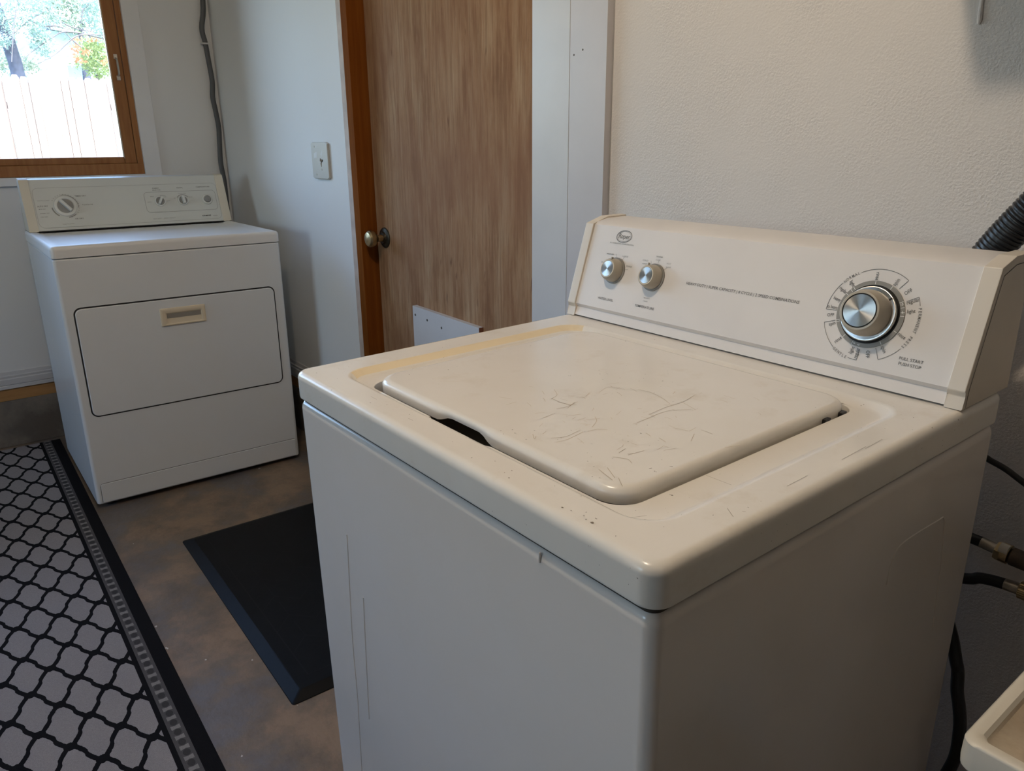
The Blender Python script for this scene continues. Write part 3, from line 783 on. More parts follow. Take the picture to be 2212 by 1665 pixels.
# dial print
DC = (.550, .069)
bm = bmesh.new()
def pol(r, a): return (DC[0]+r*math.cos(math.radians(a)), DC[1]+r*math.sin(math.radians(a)))
def arc(r0, a0, a1, r1=None, w=.0006):
    r1 = r1 or r0; n = max(2, int(abs(a1-a0)/3))
    ribbon(bm, [pol(r0+(r1-r0)*k/n, a0+(a1-a0)*k/n) for k in range(n+1)], w, PT)
arc(.0595, 182.6, 143.5, .0580); arc(.0575, 117.0, 54.3, .0602)
arc(.0603, 199.7, 235, .0612); arc(.0608, 258.5, 270, .0603)
arc(.0613, 29.9, 19.5, .0608); arc(.0607, -35.5, -64, .0600)
for r0, r1, a in ((.0602, .0461, 54.1), (.0593, .0443, 182.6), (.0603, .0450, 199.7), (.0603, .0459, -90), (.0613, .0463, 29.9), (.0600, .0450, -64)):
    ribbon(bm, [pol(r0, a), pol(r1, a)], .0006, PT)
def radial(s, a, r, L, h):
    rot = a if math.cos(math.radians(a)) >= 0 else a+180
    p = pol(r, a)
    text_bm(bm, s, PT @ T(*p) @ RZ(math.radians(rot)) @ T(0, -h*.4), -L/2, L/2, h)
for s, a, r, L in (('rinse', 95.1, .0492, .0105), ('spin', 64.7, .0495, .0095), ('regular', 27.2, .0535, .0150), ('light', 13.6, .0505, .0098), ('rinse', -22.9, .0505, .0105), ('spin', -53.7, .0497, .0095), ('regular', -92.6, .0515, .0135), ('light', -101.2, .0500, .0095), ('rinse', -128.5, .0506, .0105), ('spin', -156, .0500, .0090), ('ex heavy', 178.6, .0516, .0145), ('heavy', 165.4, .0497, .0105), ('regular', 149.9, .0502, .0125), ('light', 134.0, .0486, .0095)):
    radial(s, a, r, L, .0050)
for a, r in ((42.1, .0522), (-76.9, .0515), (-169.3, .0518)): radial('OFF', a, r, .0095, .0048)
def arctext(s, r, a0, a1, h, inward=False):
    n = len(s)
    for i, ch in enumerate(s):
        if ch == ' ': continue
        a = a0+(a1-a0)*i/(n-1); p = pol(r, a)
        text_bm(bm, ch, PT @ T(*p) @ RZ(math.radians(a+(90 if inward else -90))) @ T(0, -h*.5), None, None, h, 0)
arctext('NORMAL', .0579, 140.0, 120.3, .0040); arctext('PERMANENT PRESS', .0609, 15.8, -32.3, .0040); arctext('GENTLE', .0612, -123, -104.6, .0040, True)
finish(bm, 'dial_lettering', M_ink, con, smooth=False)
# small knobs
def pknob(name, u, s, ang, lab):
    k = empty(name); k.parent = wash; k.matrix_local = PM @ T(u, s, 0)
    lathe('knob_ring', [(.0228, 0), (.0228, .0025), (.0208, .0030), (0, .0030)], M_ring, k, 40)
    lathe('knob_body', [(.0200, .0032), (.0202, .0060), (.0188, .0150), (.0172, .0190), (.0152, .0206), (.0142, .0206, 1), (.0136, .0200, 1), (0, .0200, 1)], None, k, 40, [M_taupe, M_rim])
    lathe('knob_cap', [(.0134, .0200), (.0132, .0206), (0, .0207)], M_spun, k, 40)
    bm = bmesh.new(); add_box(bm, (-.0012, .0150, .0150), (.0012, .0212, .0192), .0005)
    p_ = finish(bm, 'pointer', M_taupe, k); p_.rotation_euler = (0, 0, math.radians(ang))
    k['label'] = lab
    return k
pknob('water_level_knob', .0953, .0688, -8, 'left small dial'); pknob('temperature_knob', .1838, .0685, 6, 'right small dial')
tm = empty('timer_dial'); tm.parent = wash; tm.matrix_local = PM @ T(DC[0], DC[1], 0); tm['label'] = 'large cycle dial'
lathe('dial_ring', [(.0434, 0), (.0434, .0016), (.0380, .0018), (.0378, .0005), (0, .0005)], M_ring, tm, 64)
bm = bmesh.new(); TMt = Matrix.Identity(4) @ T(0, 0, .0020)
for a in (95, 64, 31, 20.6, 12, 5.7, -23, -53.7, -105.9, -126.8, -157, 199.7, 134, 140, 150):
    c, s_ = math.cos(math.radians(a)), math.sin(math.radians(a))
    ribbon(bm, [(.0385*c, .0385*s_), (.0434*c, .0434*s_)], .0006, TMt)
for ch, a, r in (('10', 27, .0408), ('6', 13, .0408), ('4', -102, .0408), ('6', -94, .0408)):
    text_bm(bm, ch, TMt @ T(r*math.cos(math.radians(a)), r*math.sin(math.radians(a))) @ RZ(math.radians(a if a > -60 else a+180)) @ T(0, -.0017), None, None, .0036, 0)
finish(bm, 'ring_marks', M_white, tm, smooth=False)
lathe('dial_well', [(.0383, .0003), (.0383, .0010), (0, .0010)], M_dgap, tm, 48)
lathe('dial_skirt', [(.0352, .0012), (.0358, .0050), (.0350, .0072), (.0335, .0078), (0, .0082)], M_spun, tm, 64)
lathe('knob_body', [(.0298, .0080), (.0302, .0110), (.0296, .0180), (.0278, .0235), (.0262, .0285), (.0245, .0302), (.0222, .0306), (.0215, .0300, 1), (.0209, .0296, 1), (0, .0296, 1)], None, tm, 56, [M_taupe, M_dgap])
lathe('knob_cap', [(.0207, .0296), (.0205, .0306), (0, .0308)], M_spun, tm, 56)
bm = bmesh.new(); add_box(bm, (.0303, -.0011, .0079), (.0348, .0011, .0084))
o = finish(bm, 'indicator_mark', M_inkb, tm, smooth=False); o.rotation_euler = (0, 0, math.radians(43))

# ================================================================== dryer
DW = .7354
DM = Matrix.Translation((-1.749, -.0873, 0)) @ rot3(-.0092, -.0065, -.0045)
dry = empty('dryer', DM); tag(dry, 'white front-loading clothes dryer under the window with cream recessed door handle', 'dryer')
DX = -.66
bm = bmesh.new()
Ls = [loop_pts(DX+i, i, -i, DW-i, max(.012-i, .004), z) for i, z in ((.004, .021), (0, .025), (0, .866), (.001, .8705), (.004, .8725))]
bridge(bm, Ls, True, True); finish(bm, 'cabinet', M_dry, dry, angle=60)
# front face sheet frame is the cabinet; door gap as a recessed dark channel, then the door
def rrect_prism(name, y0, z0, y1, z1, r, x0, x1, mat, par, bev=.002):
    bm = bmesh.new()
    def lp(i, x): return [(x, p[0], p[1]) for p in loop_pts(y0+i, z0+i, y1-i, z1-i, max(r-i, .002), 0, 6, 8)]
    bridge(bm, [lp(0, x0), lp(0, x1-bev), lp(bev*.35, x1-bev*.3), lp(bev, x1)], True, True)
    return finish(bm, name, mat, par, angle=50)
rrect_prism('door_gap', .0305, .3375, .6985, .7145, .024, -.004, .0006, M_dgap, dry, .0002)['label'] = 'dark gap around the door'
ddoor = rrect_prism('door', .0350, .3415, .6945, .7095, .020, -.003, .0045, M_dry, dry, .003)
# lower panel line
bm = bmesh.new()
for pts in ([(.0165, .028), (.0175, .088), (.021, .0945), (.03, .0965), (.72, .0965)],):
    P = [Vector((.0008, a, b)) for a, b in pts]
    for i in range(len(P)-1):
        d = (P[i+1]-P[i]).normalized(); nn = Vector((0, -d.z, d.y))*.0013
        bm.faces.new([bm.verts.new(v) for v in (P[i]+nn, P[i]-nn, P[i+1]-nn, P[i+1]+nn)])
finish(bm, 'toe_panel_seam', M_gray, dry, smooth=False)
rrect_prism('toe_panel', .0185, .026, .7215, .0950, .006, -.001, .0022, M_dry, dry, .0015)
# handle: bezel with recessed scoop
hy0, hz0, hy1, hz1 = .2885, .6170, .4405, .6795
bm = bmesh.new()
def hl(y0, z0, y1, z1, x, r=.003): return [(x, p[0], p[1]) for p in loop_pts(y0, z0, y1, z1, r, 0, 3, 3)]
bridge(bm, [hl(hy0, hz0, hy1, hz1, .0042), hl(hy0+.001, hz0+.001, hy1-.001, hz1-.001, .0085), hl(hy0+.006, hz0+.005, hy1-.006, hz1-.006, .0105), hl(hy0+.016, hz0+.007, hy1-.014, hz1-.016, .0092), hl(hy0+.019, hz0+.009, hy1-.014, hz1-.0185, .0070), hl(hy0+.021, hz0+.024, hy1-.016, hz1-.0195, .0050)], True, True)
han = finish(bm, 'handle', M_cream, ddoor); han['label'] = 'cream recessed handle'
bm = bmesh.new(); add_box(bm, (.0047, hy0+.0215, hz0+.0265), (.0056, hy1-.0165, hz1-.0205)); finish(bm, 'handle_shadow_slot', simple('slot_shade', (.27, .25, .215), .7), han, smooth=False)['label'] = 'painted shade in the finger slot'  # grey plate standing in for the shade inside the scoop
# top panel with rim
bm = bmesh.new()
def tl(i, z, r=.014): return loop_pts(DX+i, i, -i, DW-i, max(r-i*.3, .006), z, 8, 6)
Ls = [tl(.002, .8745), tl(-.0015, .876), tl(-.002, .900), (tl(-.0005, .9085)), tl(.004, .9130), tl(.010, .914), tl(.026, .914, .02), tl(.034, .9095, .02), tl(.05, .9085, .02)]
bridge(bm, Ls, True, True); finish(bm, 'top_panel', enamel('dryer_top_enamel', (.78, .78, .77), (.66, .64, .6), .42, False, .03), dry, angle=50)
bpy.data.materials['dryer_top_enamel'].node_tree.nodes['Principled BSDF'].inputs['Specular IOR Level'].default_value = .75
# console
c0 = Vector((-.530, 0, .917)); cd = Vector((-.065, 0, .183)).normalized(); CL = .1915
p0 = c0; p1 = c0+cd*CL
prof = [(p0.x, .9165), (p1.x, p1.z), (p1.x-.012, p1.z+.004), (p1.x-.045, p1.z+.004), (-.655, .9165)]
dcon = prism('console', prof, .004+.026, DW-.028, M_dryc, dry, 0, 1)
pe = [(p0.x+.002, .9145), (p1.x+.002, p1.z+.0005), (p1.x-.012, p1.z+.0055), (p1.x-.047, p1.z+.0055), (-.657, .9145)]
for y0, y1 in ((.003, .034), (DW-.032, DW+.002)):
    e_ = prism('end_cap', pe, y0, y1, M_dryend, dcon, .0015, 1); e_['label'] = 'yellowed end cap'
bm = bmesh.new(); add_box(bm, (-.66, .004, .9125), (p0.x+.001, DW, .9166)); finish(bm, 'console_gap', M_dgap, dcon, smooth=False)
# sloping panel frame lines + print
CM = plane_m(c0, (0, 1, 0), cd)
CT = CM @ T(0, 0, .0006)
bm = bmesh.new()
def rr(y0, s0, y1, s1, r, w):
    pts = [(p[0], p[1]) for p in loop_pts(y0, s0, y1, s1, r, 0, 4, 6)]; ribbon(bm, pts+[pts[0], pts[1]], w, CT)
rr(.4165, .0485, .6925, .1300, .014, .0013); rr(.0390, .0100, .7020, .1600, .020, .0009)
finish(bm, 'panel_outline', M_inkl, dcon, smooth=False)
bm = bmesh.new()
for s, x0, x1, b_, h in (('TIMED DRY', .1745, .2125, .1232, .0050), ('TOUCH UP', .1930, .2301, .0890, .0048), ('AUTO DRY', .0458, .0801, .0890, .0058), ('AIR DRY', .1592, .1883, .0372, .0050), ('TEMPERATURE', .6208, .6762, .1428, .0040), ('FABRIC', .4535, .4786, .1432, .0044), ('SELECTOR', .4520, .4832, .1362, .0036), ('SIGNAL', .5454, .5695, .1420, .0046)):
    text_bm(bm, s, CT @ T(0, b_), x0, x1, h)
finish(bm, 'lettering', M_ink, dcon, smooth=False)
bm = bmesh.new()
for s, x0, x1, b_, h in (('MORE DRY', .0489, .0713, .0795, .0034), ('NORMAL DRY', .0498, .0802, .0635, .0036), ('LESS DRY', .0493, .0731, .0500, .0036), ('WRINKLE GUARD', .0486, .0886, .1115, .0030), ('PUSH TO START', .1151, .1539, .0195, .0030), ('HEAVY DUTY', .4324, .4620, .0208, .0034), ('SUPER CAPACITY', .4721, .5172, .0212, .0034), ('HIGH', .4245, .4385, .0892, .0034), ('LOW', .4960, .5110, .0908, .0034), ('MED', .4400, .4530, .1105, .0036), ('DELICATE', .4760, .4970, .1130, .0034), ('AIR', .4880, .5000, .1075, .0030), ('OFF', .5260, .5340, .1005, .0030), ('LOUD', .5850, .5990, .1030, .0030), ('VOLUME', .5460, .5780, .1190, .0026), ('SERIES', .6650, .6839, .0212, .0034)):
    text_bm(bm, s, CT @ T(0, b_), x0, x1, h)
for k in range(26):
    a = math.radians(-70+k*11.5)
    if k in (20, 21, 22): continue
    c, s_ = math.cos(a), math.sin(a)
    ribbon(bm, [(.1365+.0435*c, .089+.0425*s_), (.1365+.0475*c, .089+.0465*s_)], .0013, CT)
ribbon(bm, [(.1365+.0445*math.cos(math.radians(a)), .089+.0435*math.sin(math.radians(a))) for a in range(185, 240, 5)], .004, CT)
ribbon(bm, [(.1365+.0435*math.cos(math.radians(a)), .089+.0425*math.sin(math.radians(a))) for a in range(-10, 105, 5)], .0022, CT)
ribbon(bm, [(.1365+.0440*math.cos(math.radians(a)), .089+.0430*math.sin(math.radians(a))) for a in range(275, 312, 5)], .003, CT)
ribbon(bm, [(.5605+.0245*math.cos(math.radians(a)), .092+.0235*math.sin(math.radians(a))) for a in range(30, 155, 6)], .0022, CT)
finish(bm, 'small_lettering', M_gray, dcon, smooth=False)
bm = bmesh.new(); text_bm(bm, 'KENMORE', CT @ T(0, .0218), .6225, .6575, .0058, shear=.1); finish(bm, 'maker_badge', M_inkb, dcon, smooth=False)
def gripknob(name, y, s, rb, ri, ang, bw, lab, hb=.007):
    k = empty(name); k.parent = dry; k.matrix_local = CM @ T(y, s, 0); k['label'] = lab
    lathe('bezel', [(rb, 0), (rb, hb*.6), (rb*.96, hb), (ri*1.10, hb+.0008), (ri*1.02, hb-.001, 0), (ri, hb-.001, 1), (0, hb-.001, 1)], None, k, 40, [M_knobw, M_gray])
    bm = bmesh.new(); add_box(bm, (-ri*1.02, -bw/2, hb-.002), (ri*1.02, bw/2, hb+.016), min(.003, bw*.25))
    g = finish(bm, 'grip', M_knobw, k); g.rotation_euler = (0, 0, math.radians(ang))
    return k
gripknob('timer_knob', .1365, .0885, .0385, .0262, 128, .011, 'large timer knob with slanted grip')
gripknob('temperature_knob', .4722, .0920, .0205, .0155, 62, .0085, 'left small knob', .005)
gripknob('signal_knob', .5605, .0920, .0205, .0155, 96, .0095, 'middle small knob', .005)
sb = empty('start_button'); sb.parent = dry; sb.matrix_local = CM @ T(.6550, .0912, 0); sb['label'] = 'round grey push button'
lathe('button_ring', [(.0212, 0), (.0212, .004), (.0190, .008), (.0150, .009), (.0145, .006), (0, .006)], M_knobw, sb, 36)
lathe('button', [(.0128, .006), (.0128, .011), (.0115, .0125), (0, .0128)], M_gray, sb, 32)
# feet and exhaust
for x in (-.05, DX+.06):
    for y in (.05, DW-.05):
        lathe('levelling_foot', [(.018, .0), (.02, .006), (.008, .008), (.008, .03)], M_rubber, dry, 14, mw=Matrix.Translation((x, y, (.0065*(y)-.0045*x)*-0)))

# ================================================================== floor coverings
rug = box('rug', (-2.275, -.72, 0), (.40, 0, .006), M_rug, None, .002)
rug.location = (-.317, -.120, .0003); rug.rotation_euler = (0, 0, math.radians(-.93))
tag(rug, 'grey runner rug with black trellis pattern and chain border', 'rug')
# anti-fatigue mat
mat = empty('floor_mat', Matrix.Translation((-.409, .062, .0002)) @ RZ(math.radians(-1.0))); tag(mat, 'black rubber cushioned mat with sloping edges on the bare concrete', 'mat')
bm = bmesh.new()
ML, MD, MH = -.936, .60, .0145
def ml(i, z): 
    return [(x, y, z) for x, y, _ in loop_pts(ML+i, i*.9, -i*.75, MD-i, .008, 0, 4, 4)]
bridge(bm, [ml(0, 0), ml(.001, .002), ml(.030, MH-.001), ml(.034, MH)], True, True)
M_mat = simple('black_foam_rubber', (.0035, .004, .005), .45, spec=.14, var=.25, vs=20, bmp=.15, bs=90)
finish(bm, 'mat_body', M_mat, mat, angle=15)
bm = bmesh.new()
Mz = T(0, 0, MH+.0003)
def rec(i, w): 
    q = [(ML+i, i), (-i, i), (-i, MD-i), (ML+i, MD-i), (ML+i, i)]; ribbon(bm, q, w, Mz)
rec(.064, .004)
x = ML+.12
while x < -.07:
    y = .064
    while y < MD-.12:
        ribbon(bm, [(x, y), (x-.055, y+.054)], .0024, Mz); ribbon(bm, [(x-.055, y+.054), (x, y+.108)], .0024, Mz); ribbon(bm, [(x-.055, y+.054), (max(x-.130, ML+.06), y+.054)], .0020, Mz) if x-.06 > ML+.06 else None
        y += .108
    x += .110
finish(bm, 'embossed_lines', simple('mat_groove_rubber', (.009, .0095, .011), .5, spec=.15), mat, smooth=False)['label'] = 'shallow embossed brick lines'

# ================================================================== things on the walls
# grey cable down the corner
cp = [(.7617, 1.8017), (.7433, 1.6906), (.75, 1.6354), (.7553, 1.5606), (.7602, 1.4798), (.7541, 1.4119), (.7595, 1.3533), (.7643, 1.289), (.7604, 1.2289), (.7545, 1.1377), (.7588, 1.0759), (.7603, 1.0238)]
cpath = catmull([(-2.622, .7655, CEIL), (-2.622, .764, 2.1)] + [(-2.622, y, z) for y, z in cp] + [(-2.622, .757, .8), (-2.622, .755, .45)], 5)
cond = empty('electrical_cable', loc=(-2.64, .76, .45)); tag(cond, 'thick grey wavy cable running down the wall corner behind the dryer', 'cable')
def rel(o, p): return (p[0]-o.location.x, p[1]-o.location.y, p[2]-o.location.z)
tube('sheath', [rel(cond, p) for p in cpath], .0108, M_cond, cond, 10)
bm = bmesh.new(); add_box(bm, rel(cond, (-2.640, .7335, 1.626)), rel(cond, (-2.6095, .7590, 1.6325)), .001); finish(bm, 'clip', M_white_paint, cond)['label'] = 'white cable clip'
# painted-over switch plate with a torn hole
PU0, PU1, PZ0, PZ1 = -1.672, -1.538, 1.0945, 1.2200
sp_ = empty('switch_plate', loc=((PU0+PU1)/2, WV, (PZ0+PZ1)/2)); tag(sp_, 'beige painted-over double switch plate with a torn dark hole left of the door', 'switch plate')
bm = bmesh.new(); n = 40
cu, cz = (PU0+PU1)/2, (PZ0+PZ1)/2; hu, hz = .012, -.003
def rim(hw, hh, y):
    out = []
    for k in range(n):
        a = 2*PI*(k+.5)/n; c, s_ = math.cos(a), math.sin(a); t = min(hw/abs(c) if abs(c) > 1e-6 else 9, hh/abs(s_) if abs(s_) > 1e-6 else 9)
        out.append((c*t, y, s_*t))
    return out
hole = []
for k in range(n):
    a = 2*PI*(k+.5)/n; r = .009*(1+.55*math.sin(3*a+.6)+.25*math.sin(7*a))
    hole.append((hu+1.0*r*math.cos(a), r*1.25*math.sin(a)+hz))
hw, hh = (PU1-PU0)/2, (PZ1-PZ0)/2
bridge(bm, [rim(hw, hh, -.0005), rim(hw, hh, -.0075), rim(hw-.002, hh-.002, -.0090), [(x, -.0090, z) for x, z in hole], [(x, -.0015, z) for x, z in hole]], False, False)
finish(bm, 'plate', M_plate, sp_, angle=30)
bm = bmesh.new(); add_box(bm, (hu-.02, -.0014, hz-.022), (hu+.02, -.0006, hz+.022)); finish(bm, 'dark_hole', M_dgap, sp_, smooth=False)['label'] = 'dark hole'
bm = bmesh.new()
for pts in (((-.045, .025), (-.020, .030), (-.022, .010), (-.048, .008)), ((.010, .022), (.026, .036), (.018, .012)), ((.004, .010), (.016, .016), (.012, .006)), ((-.004, -.016), (.001, -.014), (.000, -.009))):
    bm.faces.new([bm.verts.new((x, -.0093, z)) for x, z in pts])
finish(bm, 'paint_smear', M_white_paint, sp_, smooth=False)
for x, z in ((.012, -.030), (-.034, -.048), (-.038, .048)):
    lathe('screw', [(.0035, 0), (.003, .0012), (0, .0014)], M_plate, sp_, 10, mw=axis_m((x, -.009, z), (0, -1, 0)))

# hoses behind the washer
corr = [(.545, .700, .93), (.575, .700, 1.005), (.6008, .70, 1.048), (.62, .70, 1.0838), (.646, .70, 1.1241), (.70, .70, 1.20), (.76, .70, 1.265), (.83, .685, 1.285), (.90, .665, 1.245), (.952, .64, 1.13), (.982, .615, .96), (.992, .600, .80), (.995, .595, .70)]
cpth = catmull(corr, 46); rr_ = []
acc = 0; bm = bmesh.new()
for i, p in enumerate(cpth):
    if i: acc += (cpth[i]-cpth[i-1]).length
    t = (acc/.0056) % 1
    rr_.append(.0225 if .2 < t < .7 else .0198)
add_tube(bm, cpth, rr_, 18); dh = finish(bm, 'drain_hose', M_corr, None, angle=25)
tag(dh, 'black ridged drain hose rising behind the right end of the console', 'hose')
# paint drip on the textured wall
drip = bmesh.new()
add_tube(drip, [(.517, WV-.0005, 1.47), (.5175, WV-.001, 1.42), (.518, WV-.0012, 1.39), (.519, WV-.0015, 1.372), (.5190, WV-.0015, 1.366)], [.0022, .0024, .0026, .0034, .0015], 8)
tag(finish(drip, 'paint_drip', M_wtex, bpy.data.objects['wall_back_washer']), 'dried paint run')
cord = tube('power_cord', catmull([(.45, .70, .70), (.60, .705, .795), (.6518, .70, .7999), (.6641, .70, .7971), (.6853, .70, .7907), (.708, .70, .7797), (.78, .71, .74), (.84, .74, .68), (.86, .779, .64)], 6), .0043, M_rubber)
tag(cord, 'thin black power cord crossing the wall right of the washer', 'cord')
def cyl_path(name, pts, rad, mat, par, ns=14): return tube(name, pts, rad, mat, par, ns)
HV = .705
h1 = empty('hot_supply_hose', loc=(.66, HV, .673)); tag(h1, 'black hose with brass coupling and white tape, upper of two behind the washer', 'hose')
def r1(u, z, v=HV): return (u-.66, v-HV, z-.673)
tube('hose', [r1(*p) for p in ((.40, .62), (.50, .655), (.60, .672), (.640, .6735), (.664, .6728), (.672, .6725))], .0078, M_rubber, h1, 14)
tube('ferrule', [r1(.669, .6727), r1(.672, .6725), r1(.692, .6700), r1(.6925, .6700)], [.0060, .0082, .0078, .006], M_steel, h1, 16)
tube('coupling_nut', [r1(.6905, .6702), r1(.6918, .6700), r1(.6960, .6696), r1(.699, .6693)], [.0095, .0135, .0148, .0148], M_brass, h1, 6)
tube('coupling_collar', [r1(.699, .6693), r1(.7085, .6685), r1(.709, .6685)], [.0142, .0140, .011], M_brass, h1, 20)
tp_ = tube('thread_tape', [r1(.6975, .6775, HV-.006), r1(.7085, .6767, HV-.006)], [.0082, .0082], M_tape, h1, 10); tp_['label'] = 'white thread tape'
h2 = empty('cold_supply_hose', loc=(.66, HV, .61)); tag(h2, 'black hose with knurled brass ring, lower of two behind the washer', 'hose')
def r2(u, z, v=HV): return (u-.66, v-HV, z-.61)
tube('hose', catmull([r2(*p) for p in ((.52, .52), (.60, .585), (.6629, .6082), (.678, .6168), (.6949, .6212), (.711, .6232))], 5), .0082, M_rubber, h2, 14)
tube('ferrule', [r2(.709, .6232), r2(.7105, .6232), r2(.7300, .6240), r2(.731, .624)], [.006, .0085, .0085, .006], M_steel, h2, 16)
bm = bmesh.new(); a_, b_ = Vector(r2(.7285, .6240)), Vector(r2(.742, .6238))
rings = []
for x in (0, .0008, .0125, .0135):
    rad = .0118 if x in (.0008, .0125) else .0100
    rings.append([(a_.x+x, a_.y+(rad+(.0006 if k % 2 else 0))*math.cos(2*PI*k/48), a_.z+(rad+(.0006 if k % 2 else 0))*math.sin(2*PI*k/48)) for k in range(48)])
bridge(bm, rings, True, True); finish(bm, 'knurled_ring', M_brass, h2, angle=10)
# valves on the wall feeding those hoses
for nm, u, z, lab in (('tap_valve', .709, .6683, 'brown pipe valve joined to the taped brass coupling'), ('tap_valve', .742, .6238, 'brass valve behind the knurled ring')):
    vv = empty(nm, loc=(u, HV, z)); tag(vv, lab, 'valve')
    tube('valve_body', [(0, 0, 0), (.003, 0, -.0003), (.060, 0, -.003), (.085, 0, -.004), (.090, 0, -.004)], [.010, .0130, .0125, .0145, .010], M_iron, vv, 16)
    tube('pipe', [(.075, 0, -.004), (.075, WV-HV+.004, -.004)], .0095, M_iron, vv, 14)
    lathe('flange', [(.022, 0), (.020, .004), (.010, .006)], M_steel, vv, 20, mw=axis_m((.075, WV-HV, -.004), (0, -1, 0)))
    tube('stem', [(.075, 0, 0), (.075, -.035, 0)], .005, M_brass, vv, 10)
    lathe('handle', [(.0, -.003), (.022, -.003), (.024, 0), (.022, .004), (0, .005)], M_steel, vv, 24, mw=axis_m((.075, -.035, 0), (0, -1, 0)))
big = tube('grey_water_hose', catmull([(.50, .755, .68), (.56, .75, .62), (.615, .735, .56), (.662, .685, .528), (.6812, .67, .495), (.6868, .67, .4778), (.6939, .66, .4546), (.7005, .66, .4309), (.7057, .66, .4062), (.7085, .66, .3794), (.7094, .66, .3509), (.7047, .66, .3176), (.69, .66, .26), (.66, .67, .18), (.60, .68, .10), (.52, .69, .03)], 6), .0088, M_rubber)
big.name = 'black_hose'; tag(big, 'black hose hanging in a curve behind the sink corner', 'hose')

# ------------------------------------------------------------------ utility sink at the right edge
SZ = .78
sk = empty('utility_sink', loc=(.853, .155, 0)); tag(sk, 'cream plastic utility sink with grubby deck and raised rim at the right edge', 'sink')
SW, SD = .56, .625
bm = bmesh.new()
def sl(i, z, r=.012): return loop_pts(i, i, SW-i, SD-i, max(r-i*.4, .005), SZ+z, 10, 6)
Ls = [sl(.004, -.0285), sl(.0005, -.026), sl(0, -.020), sl(.0002, -.003), sl(.002, -.0008), sl(.006, 0), sl(.0105, -.0006), sl(.0130, -.0035), sl(.0150, -.0058), sl(.020, -.0065)]
mis = [0]*7+[1, 1]
bx0, by0, bx1, by1 = .085, .075, SW-.04, SD-.13
Ls.append(loop_pts(bx0, by0, bx1, by1, .05, SZ-.0065, 10, 6)); mis.append(1)
for i, z in ((.006, -.012), (.012, -.03), (.03, -.30), (.06, -.33)):
    Ls.append(loop_pts(bx0+i, by0+i, bx1-i, by1-i, .05, SZ+z, 10, 6)); mis.append(0)
bridge(bm, Ls, False, True, mis)
finish(bm, 'basin', [M_sink, M_deck], sk, angle=40)
bm = bmesh.new()
bridge(bm, [loop_pts(.06, .05, SW-.02, SD-.10, .05, SZ-.345, 4, 5), loop_pts(.05, .04, SW-.01, SD-.09, .05, SZ-.03, 4, 5)], True, False)
finish(bm, 'outer_tub', M_sink, sk)
for x in (.10, SW-.08):
    for y in (.09, SD-.14): tube('leg', [(x, y, 0), (x, y, SZ-.34)], [.016, .018], M_sink, sk, 12)
lathe('drain_stopper', [(.009, 0), (.009, .004), (.006, .006), (0, .0062)], M_rubber, sk, 16, mw=Matrix.Translation((.0315, .067, SZ-.0063)))

# ================================================================== outdoors, seen through the window
tag(box('outdoor_ground', (-40, -25, -.12), (WU-.15, 25, -.02), M_grass), 'dry yard ground outside the window', kind='structure')
tag(box('front_ground', (WU-.1, -25, -.12), (UE+4, VS-.2, -.02), M_grass), 'dry ground outside the added second window', kind='structure')
fence = empty('picket_fence', loc=(-10.5, 0, -.02)); tag(fence, 'sunlit weathered wooden picket fence across the yard', 'fence')
pm = None; pw = .083
pk = []
for j in range(3):
    bm = bmesh.new(); h = 2.03; w2 = .0432
    q = [(-w2, 0), (w2, 0), (w2, h-.035), (w2*.55, h), (-w2*.55, h), (-w2, h-.035)]
    A = [bm.verts.new((.011, a, b)) for a, b in q]; B = [bm.verts.new((-.011, a, b)) for a, b in q]
    bm.faces.new(A); bm.faces.new(list(reversed(B)))
    for i in range(6): bm.faces.new((A[i], B[i], B[(i+1) % 6], A[(i+1) % 6]))
    bmesh.ops.recalc_face_normals(bm, faces=bm.faces)
    me = bpy.data.meshes.new('picket'); bm.to_mesh(me); bm.free(); me.materials.append(M_picket); pk.append(me)
for i in range(58):
    o = bpy.data.objects.new('picket', pk[i % 3]); COL.objects.link(o); o.parent = fence
    o.location = (random.uniform(-.004, .004), -1.2+i*.0885, random.uniform(-.018, .014)); o.rotation_euler = (0, random.uniform(-.01, .01), random.uniform(-.06, .06))
for z in (.35, 1.65): box('rail', (-.05, -1.3, z), (-.0125, 4.1, z+.08), M_picket, fence)
# neighbour's house
hs = empty('neighbour_house', loc=(-17, 2.5, -.02)); tag(hs, 'pale blue neighbouring house with white fascia behind the fence', 'house')
def h_(p): return (p[0]+17, p[1]-2.5, p[2]+.02)
bm = bmesh.new()
q = [(1.93, 0), (6.5, 0), (6.5, 2.95), (2.38, 3.30), (2.05, 3.05), (1.93, 2.95)]
A = [bm.verts.new(h_((-17, a, b))) for a, b in q]; B = [bm.verts.new(h_((-21, a, b))) for a, b in q]
bm.faces.new(A); bm.faces.new(list(reversed(B)))
for i in range(len(q)): bm.faces.new((A[i], B[i], B[(i+1) % len(q)], A[(i+1) % len(q)]))
finish(bm, 'siding', M_housew, hs, smooth=False)
for k in range(4):
    zc = 2.45+.2*k
    box('siding_lap', h_((-17.0, 2.36, zc)), h_((-16.985, 4.6, zc+.012)), M_housew, hs)
box('corner_board', h_((-17.0, 1.95, 0)), h_((-16.97, 2.02, 3.0)), M_fascia, hs)
box('corner_board', h_((-17.0, 2.33, 0)), h_((-16.975, 2.38, 3.1)), M_fascia, hs)
